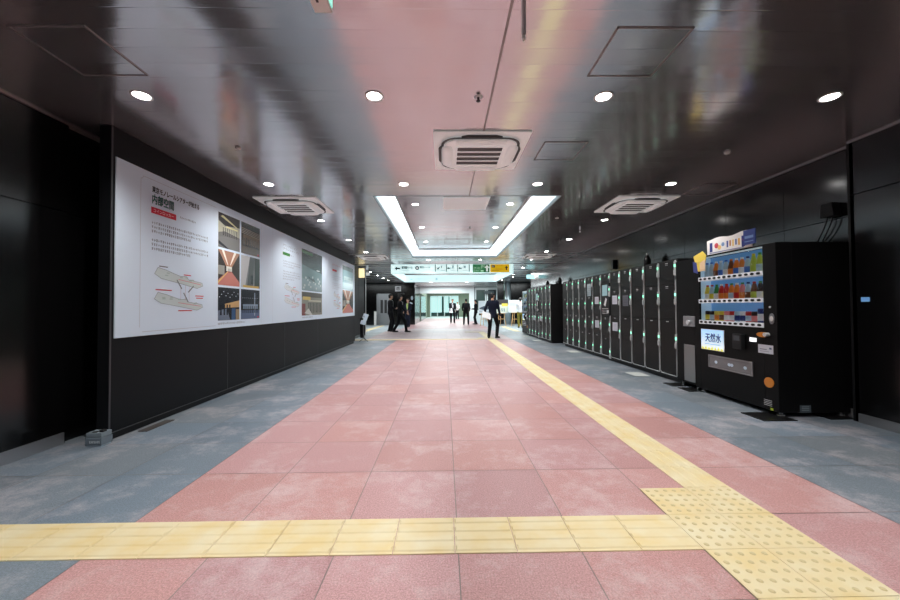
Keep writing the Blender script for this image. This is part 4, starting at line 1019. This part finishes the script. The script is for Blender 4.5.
# boxes and cables on the right wall, small devices on top of the lockers
wb = thing('socket_box', 'black box with two hanging cables on the right wall above the near vending machine', 'socket box', (4.31, 3.95, 2.16))
MB().prism([(-.001, -.075, 0), (-.001, .075, 0), (-.001, .06, .15), (-.001, -.055, .15)], (-.09, 0, 0)).build('box_body', 'black_matte', wb, bevel=.004)
for o_ in (-.03, .025):
    mb = MB(); mb.tube([(-.05, o_, 0), (-.055, o_ + .02, -.08), (-.05, o_ + .07, -.17), (-.04, o_ + .12, -.24), (-.03, o_ + .13, -.27)], .006, 6); mb.build('cable', 'mat_black', wb)
for i, (y, z, l) in enumerate(((7.34, 1.92, 'small black dome device on top of the near part of the long locker row'), (12.97, 1.92, 'small black pointed device on top of the rear locker block, nearer of two'), (14.5, 1.92, 'small black pointed device on top of the rear locker block, farther of two'))):
    t = thing('locker_top_device', l, 'device', (4.12, y, z)); mb = MB(); mb.lathe([(.07, 0), (.07, .2), (.06, .24), (.035, .28), (.015, .30)], n=16); mb.build('dome', 'mat_black', t, True)
    MB().cyl((0, 0, .28), (0, 0, .34), .018).build('knob', 'chrome', t)
t = thing('wall_speaker', 'narrow black box on the right wall above the middle of the long locker row', 'wall box', (4.31, 9.15, 2.12)); MB().box(-.07, -.001, -.04, .04, 0, .24).build('box_body', 'mat_black', t, bevel=.004)
t = thing('wall_indicator', 'tiny blue lit indicator on the black wall right of the near vending machine', 'indicator', (4.2, 3.58, 1.22)); MB().box(-.008, 0, -.035, .035, 0, .045).build('lens', mat('blue_lens', srgb(110, 150, 190), .3, emit=srgb(90, 140, 190), strength=.6), t)

# ------------------------------------------------------------------ four-sided lit hanging sign
hs = thing('hanging_sign', 'large white lit direction sign hanging as a ring below the ceiling across the hall', 'hanging sign', (0, 0, 0))
ZB = 2.442; th = .05; ZT = 2.79
sm = mat('sign_lit', srgb(225, 245, 245), .35, emit=srgb(205, 238, 238), strength=.95)
sm2 = mat('sign_lit_inner', srgb(225, 245, 247), .25, emit=srgb(206, 240, 244), strength=.9)
MB().box(RX0, RX1, RY0, RY0 + th, ZB, ZT).build('front_panel', sm, hs)
MB().box(RX0, RX1, RY1 - th, RY1, ZB, ZT).build('rear_panel', sm2, hs)
MB().box(RX0, RX0 + th, RY0 + th, RY1 - th, ZB, ZT).build('left_panel', sm2, hs); MB().box(RX1 - th, RX1, RY0 + th, RY1 - th, ZB, ZT).build('right_panel', sm2, hs)
f = Flat((RX0, RY0, ZB), (1, 0, 0), (0, 0, 1), (0, -1, 0)); f.layer = .003; px = lambda x: (x - 391) * 4.57 / 123.; hz = ZT - ZB;
for x in (RX0 + .3, .28, RX1 - .3):
    for y in (RY0 + .025, RY1 - .025): MB().cyl((x, y, ZT), (x, y, H), .012).build('hanger_rod', 'steel', hs)
zz = lambda q: hz * q
f.rect(0, 4.57, 0, .01, 170, 200, 200)
def arrow(u, v, s, ang, col):
    f.color(*col); c, n = math.cos(ang), math.sin(ang); T = lambda a, b: (u + s * (a * c - b * n), v + s * (a * n + b * c))
    f.pol([T(.5, 0), T(.05, .42), T(.05, .15), T(-.5, .15), T(-.5, -.15), T(.05, -.15), T(.05, -.42)])
K = (40, 52, 58)
arrow(px(397.5), zz(.56), .20, PI, K)
f.text('東西線ホーム', px(401.5), zz(.50), .105, px(412.5) - px(401.5), K, .006); f.text('Tozai Line', px(401.5), zz(.28), .05, px(409) - px(401.5), (90, 110, 116))
f.disc(px(417.3), zz(.60), .075, *K); f.layer += .001; f.disc(px(417.3), zz(.60), .038, 225, 245, 245); f.layer -= .001; f.rect(px(417), px(417.6), zz(.45), zz(.75), *K)
f.text('東京モノレール', px(420), zz(.55), .085, px(430) - px(420), (70, 84, 90), .005)
for x in (435.5, 446.6, 458.0, 469.5): f.rect(px(x) - .018, px(x) + .018, zz(.18), zz(.97), 90, 100, 102)
arrow(px(438.5), zz(.56), .13, PI * 1.25, K); arrow(px(449), zz(.56), .13, PI, K); arrow(px(460.5), zz(.56), .13, PI, K)
def person_icon(u, v, s, c): f.disc(u, v + s * .42, s * .12, *c, n=10); f.pol([(u - s * .16, v + s * .26), (u + s * .16, v + s * .26), (u + s * .1, v - s * .45), (u - s * .1, v - s * .45)], *c)
person_icon(px(442), zz(.70), .13, K); person_icon(px(453.2), zz(.70), .15, K); f.disc(px(465), zz(.70), .05, 150, 168, 172)
for x in (440.5, 451, 463): f.rect(px(x), px(x + 5), zz(.30), zz(.35), 140, 156, 160)
g0 = (28, 116, 66)
f.rect(px(473), px(490), zz(.10), zz(.97), *g0); f.layer += .0006; f.rect(px(485), px(490), zz(.10), zz(.97), 16, 84, 46); f.layer += .0006
f.text('出口', px(481.5), zz(.66), .09, .13, (210, 240, 220)); f.text('コインロッカー', px(474), zz(.45), .085, px(483.8) - px(474), (190, 235, 205)); f.text('EXIT', px(474), zz(.2), .06, px(480) - px(474), (170, 220, 185)); f.rect(px(481), px(484), zz(.2), zz(.34), 170, 220, 185)
arrow(px(487.4), zz(.55), .24, PI / 2, (225, 245, 230)); f.layer -= .0012
f.rect(px(490.6), px(510), zz(.10), zz(.97), 226, 184, 28); f.layer += .0006
B = (44, 46, 34)
f.rect(px(492), px(495.5), zz(.62), zz(.88), *B); f.layer += .0005; f.text('EV', px(492.6), zz(.68), .05, .09, (230, 235, 220)); f.layer -= .0005
f.text('エレベーター', px(497), zz(.74), .05, px(504) - px(497), B); f.rect(px(492), px(500), zz(.24), zz(.30), 150, 124, 30); f.rect(px(496), px(503), zz(.42), zz(.47), 150, 124, 30); arrow(px(507), zz(.56), .16, PI / 2, B)
f.build('sign_lettering', mat('sign_print', rough=.4, vcol=True, strength=.55), hs)
f = Flat((RX0, RY1 - th, ZB), (1, 0, 0), (0, 0, 1), (0, -1, 0)); f.layer = .003; f.color(170, 205, 212)
arrow(.35, .14, .15, PI, (170, 205, 212)); f.text('東西線ホーム', .55, .10, .09, .7, (176, 208, 214)); f.disc(1.6, .14, .06, 170, 205, 212); f.text('東京モノレール', 1.75, .10, .08, .6, (180, 212, 218)); f.build('rear_lettering', mat('sign_print_dim', rough=.4, vcol=True, strength=.6), hs)
# bright upper well inside the ring

struct(MB().box(-1.0, -.82, 20.5, 24.8, H - .02, H - .001).box(1.42, 1.6, 20.5, 24.8, H - .02, H - .001).build('ceiling_light_strip', 'cove_hot'))

# lit pictogram sign and other small signs
ps = thing('restroom_sign', 'warm lit square restroom sign projecting from the left wall past the display board', 'sign', (-3.57, 14.8, 2.40))
MB().box(0, .33, -.05, .05, 0, .37).build('sign_case', mat('warm_sign', srgb(240, 228, 190), .4, emit=srgb(250, 232, 180), strength=1.15), ps, bevel=.005)
f = Flat((0, -.051, 0), (1, 0, 0), (0, 0, 1), (0, -1, 0)); person_icon_ = f
f.disc(.09, .25, .02, 40, 36, 30); f.rect(.065, .115, .1, .225, 40, 36, 30); f.build('pictogram', 'print', ps)
t = thing('hanging_tag', 'small white lit tag hanging from the ceiling past the display board', 'sign', (-2.95, 14.0, 0))
MB().box(-.035, .035, -.01, .01, 2.64, 2.80).build('tag_plate', 'cove', t); MB().cyl((0, 0, 2.8), (0, 0, H), .004).build('wire', 'ac_dark', t)
t = thing('box_sign', 'small white cube sign below the ceiling left of the hanging sign', 'sign', (-3.18, 15.2, 2.52)); MB().box(-.06, .06, -.06, .06, 0, .12).build('sign_case', 'cove', t); MB().box(-.25, -.06, -.01, .01, .05, .07).build('bracket', 'steel', t)
t = thing('exit_sign', 'blue-green lit exit sign hanging near the rear vending machine', 'exit sign', (4.02, 17.0, 2.50))
MB().box(-.17, .2, -.04, .04, 0, .17).build('sign_case', mat('exit_lit', srgb(180, 230, 235), .4, emit=srgb(170, 235, 240), strength=1.6), t); MB().cyl((-.1, 0, .17), (-.1, 0, .373), .012).cyl((.12, 0, .17), (.12, 0, .373), .012).build('hanger', 'white_plastic', t)
# leaflet stand
ls = thing('leaflet_stand', 'black leaflet stand with a pale slanted tray at the far end of the display board', 'stand', (-2.86, 13.0, 0))
mb = MB(); mb.tube([(-.12, -.15, .01), (0, 0, .12), (.16, -.15, .01)], .01, 6); mb.tube([(0, 0, .12), (0, .2, .01)], .01, 6); mb.build('leg', 'ac_dark', ls)
MB().cyl((0, 0, .1), (0, 0, .9), .012).build('pole', 'ac_dark', ls)
mb = MB(); mb.T = Matrix.Translation((.02, -.02, .78)) @ Matrix.Rotation(-.3, 4, 'X') @ Matrix.Rotation(.3, 4, 'Y'); mb.box(-.09, .09, -.01, .01, -.2, .2); mb.build('leaflet_tray', 'sheet', ls)
MB().box(-.13, -.02, -.04, .06, .12, .82).build('leaflet_case', 'mat_black', ls, bevel=.004)

# elevator group on the far-left wall
ev = thing('elevator', 'stainless elevator entrance in the far black wall behind the talking pair', 'elevator', (-4.15, 24.98, 0))
mb = MB(); mb.box(-.48, -.40, -.03, 0, 0, 2.12); mb.box(.40, .48, -.03, 0, 0, 2.12); mb.box(-.48, .48, -.03, 0, 2.04, 2.12); mb.build('door_frame', 'steel', ev)
for s in (-1, 1):
    dd = MB().box(min(0, s * .40), max(0, s * .40), -.012, 0, 0, 2.04).build('door_panel', 'steel', ev); MB().box(min(s * .05, s * .22), max(s * .05, s * .22), -.016, -.012, .8, 1.7).build('door_window', 'ac_dark', dd)
MB().box(.55, .63, -.02, 0, .9, 1.2).build('call_panel', 'steel', ev)
t = thing('barrier_post', 'low white post beside the elevator entrance', 'post', (-4.58, 24.2, 0)); MB().box(-.07, .07, -.07, .07, 0, .92).build('post_body', 'white_plastic', t, bevel=.01); MB().box(-.08, .08, -.08, .08, .92, .95).build('post_cap', 'steel', t)
t = thing('elevator_sign', 'grey square pictogram sign on the black wall above the elevator hall', 'sign', (-3.17, 24.98, 2.28)); MB().box(-.2, .2, -.03, 0, 0, .36).build('sign_plate', mat('sign_grey', srgb(214, 216, 220), .4, emit=srgb(200, 204, 210), strength=.25), t)
f = Flat((-.2, -.031, 0), (1, 0, 0), (0, 0, 1), (0, -1, 0)); f.rect(.1, .3, .08, .28, 70, 74, 84); f.layer += .001; f.rect(.13, .19, .1, .22, 214, 216, 220); f.rect(.21, .27, .1, .22, 214, 216, 220); f.build('pictogram', 'print', t)
t = thing('wall_lettering', 'short white lettering on the black wall under the elevator sign', 'lettering', (-3.0, 24.98, 2.06)); f = Flat((-.2, 0, 0), (1, 0, 0), (0, 0, 1), (0, -1, 0)); f.layer = .002; f.text('エレベーター', .0, 0, .1, .5, (170, 170, 172)); f.build('letters', 'print', t)
t = thing('wall_notice', 'small white oval notice near the right edge of the far black wall', 'notice', (-2.22, 24.98, 1.68)); mb = MB(); mb.prism([(.08 * math.cos(2 * PI * i / 20), 0, .14 + .14 * math.sin(2 * PI * i / 20)) for i in range(20)], (0, -.02, 0)); mb.build('notice_plate', 'sheet', t)
t = thing('wall_notice', 'small slanted white notice below the oval one on the far black wall', 'notice', (-2.28, 24.98, 1.42)); mb = MB(); mb.prism([(-.1, 0, .05), (.08, 0, -.02), (.1, 0, .06), (-.08, 0, .13)], (0, -.02, 0)); mb.build('notice_plate', 'sheet', t)

# easels with framed panels
def easel(label, plabel, x, y, w, h, zb, art):
    t = thing('wooden_easel', label, 'easel', (x, y, 0))
    for s in (-1, 1):
        mb = MB(); a = Vector((s * .26, -.05, 0)); b = Vector((s * .06, .1, 1.45)); mb.T = None
        mb.prism([a + Vector((-.018, -.012, 0)), a + Vector((.018, -.012, 0)), a + Vector((.018, .012, 0)), a + Vector((-.018, .012, 0))], b - a); mb.build('leg', 'wood', t)
    mb = MB(); a = Vector((0, .55, 0)); mb.prism([a + Vector((-.016, -.012, 0)), a + Vector((.016, -.012, 0)), a + Vector((.016, .012, 0)), a + Vector((-.016, .012, 0))], Vector((0, .14 - .55, 1.4))); mb.build('leg', 'wood', t)
    MB().box(-.28, .28, -.06, .0, zb - .03, zb).build('ledge', 'wood', t); MB().box(-.2, .2, -.02, .01, .42, .45).build('crossbar', 'wood', t)
    p = thing('framed_panel', plabel, 'panel', (x, y - .045, zb + .002))
    MB().box(-w / 2, w / 2, -.02, .0, 0, h).build('panel_board', mat('panel_white', srgb(226, 236, 240), .4), p)
    f = Flat((-w / 2, -.0205, 0), (1, 0, 0), (0, 0, 1), (0, -1, 0)); art(f, w, h); f.build('picture', 'print', p)
def art1(f, w, h):
    f.rect(.04, w - .04, .04, h - .04, 214, 226, 234); f.layer += .0005; f.pol([(.06, .34), (w * .5, .46), (w - .06, .36), (w - .06, .24), (w * .5, .2), (.06, .28)], 78, 92, 106); f.rect(.06, w - .06, .08, .16, 190, 200, 210)
def art2(f, w, h):
    f.rect(0, w, h * .62, h, 62, 60, 62); f.rect(.03, w - .03, .03, h * .62, 214, 222, 206); f.layer += .0005; f.rect(w * .5, w - .03, h * .5, h * .72, 226, 206, 90)
    for k, a in enumerate((.3, .5, .66)): f.pol([(w * a, .08), (w * a + .05, .1), (w * a + .04, .3), (w * a - .02, .28)], 58, 112, 140)
def art3(f, w, h):
    f.rect(.03, w - .03, .03, h - .03, 206, 228, 238); f.layer += .0005; f.rect(.1, w - .1, h * .55, h * .8, 186, 214, 230); f.disc(w * .55, h * .42, .05, 232, 214, 150); f.rect(w * .4, w * .8, h * .3, h * .36, 226, 210, 160)
easel('wooden easel just left of the walking man', 'white panel with a grey picture on the easel left of the walking man', 2.45, 22.6, .72, .78, .78, art1)
easel('middle wooden easel just right of the walking man', 'panel with a dark top and yellow corner on the middle easel', 3.50, 22.4, .80, .82, .80, art2)
easel('rightmost wooden easel behind the person in the white shirt', 'pale blue panel on the rightmost easel', 4.28, 22.0, .86, .74, .84, art3)

# ------------------------------------------------------------------ light, world, camera
def area(name, loc, sx, sy, energy, col=(1, 1, 1), rot=(0, 0, 0)):
    l = bpy.data.lights.new(name, 'AREA'); l.shape = 'RECTANGLE'; l.size = sx; l.size_y = sy; l.energy = energy; l.color = col
    o = bpy.data.objects.new(name, l); COL.objects.link(o); o.location = loc; o.rotation_euler = rot; return o
area('hall_fill_light', (0, 27.2, H - .02), 3.0, 4.6, 300, (.88, .98, 1))  # unseen area lights added to brighten the far hall, no fixtures modelled
area('hall_fill_light', (0, 37, 3.05), 8, 10, 1000, (.85, 1, .98))
area('hall_fill_light', (3.2, 27.5, H - .02), 1.4, 3.5, 90, (.85, .98, 1))
area('hall_fill_light', (0.3, 22.2, H - .03), 3.2, 4.2, 30, (.92, .99, 1))
area('ring_fill_light', (.3, 15.1, H - .02), 3.0, 3.0, 40, (.92, .99, 1))  # added fill inside the sign ring, no lamp hangs there
area('hall_fill_light', (4.9, 20.2, H - .02), 3, 4, 260, (.92, .99, 1))  # added fill to brighten the white shirt and easels
area('hall_fill_light', (-4.6, 20.5, H - .02), 3, 4, 110, (.92, .99, 1))
w = bpy.data.worlds.new('World'); scene.world = w; w.use_nodes = True
w.node_tree.nodes['Background'].inputs[0].default_value = (.6, .65, .7, 1); w.node_tree.nodes['Background'].inputs[1].default_value = .05

fpx, yaw, pit, rol, ch = 365.2287, .0149, .0190, -.0063, 1.1937
cd = bpy.data.cameras.new('camera'); cam = bpy.data.objects.new('camera', cd); COL.objects.link(cam)
cd.sensor_width = 36; cd.sensor_fit = 'HORIZONTAL'; cd.lens = fpx * 36 / 900; cd.clip_start = .05
r0 = Vector((math.cos(yaw), -math.sin(yaw), 0)); fw = Vector((math.sin(yaw) * math.cos(pit), math.cos(yaw) * math.cos(pit), math.sin(pit)))
u0 = r0.cross(fw); r1 = r0 * math.cos(rol) + u0 * math.sin(rol); u1 = -r0 * math.sin(rol) + u0 * math.cos(rol)
Mx = Matrix((r1, u1, -fw)).transposed().to_4x4(); Mx.translation = (0, 0, ch); cam.matrix_world = Mx
scene.camera = cam
scene.view_settings.view_transform = 'Standard'; scene.view_settings.look = 'None'; scene.view_settings.exposure = 0.; scene.view_settings.gamma = 1.
scene.cycles.max_bounces = 8; scene.cycles.sample_clamp_indirect = 6.; scene.cycles.use_denoising = True
scene.cycles.caustics_reflective = False; scene.cycles.caustics_refractive = False
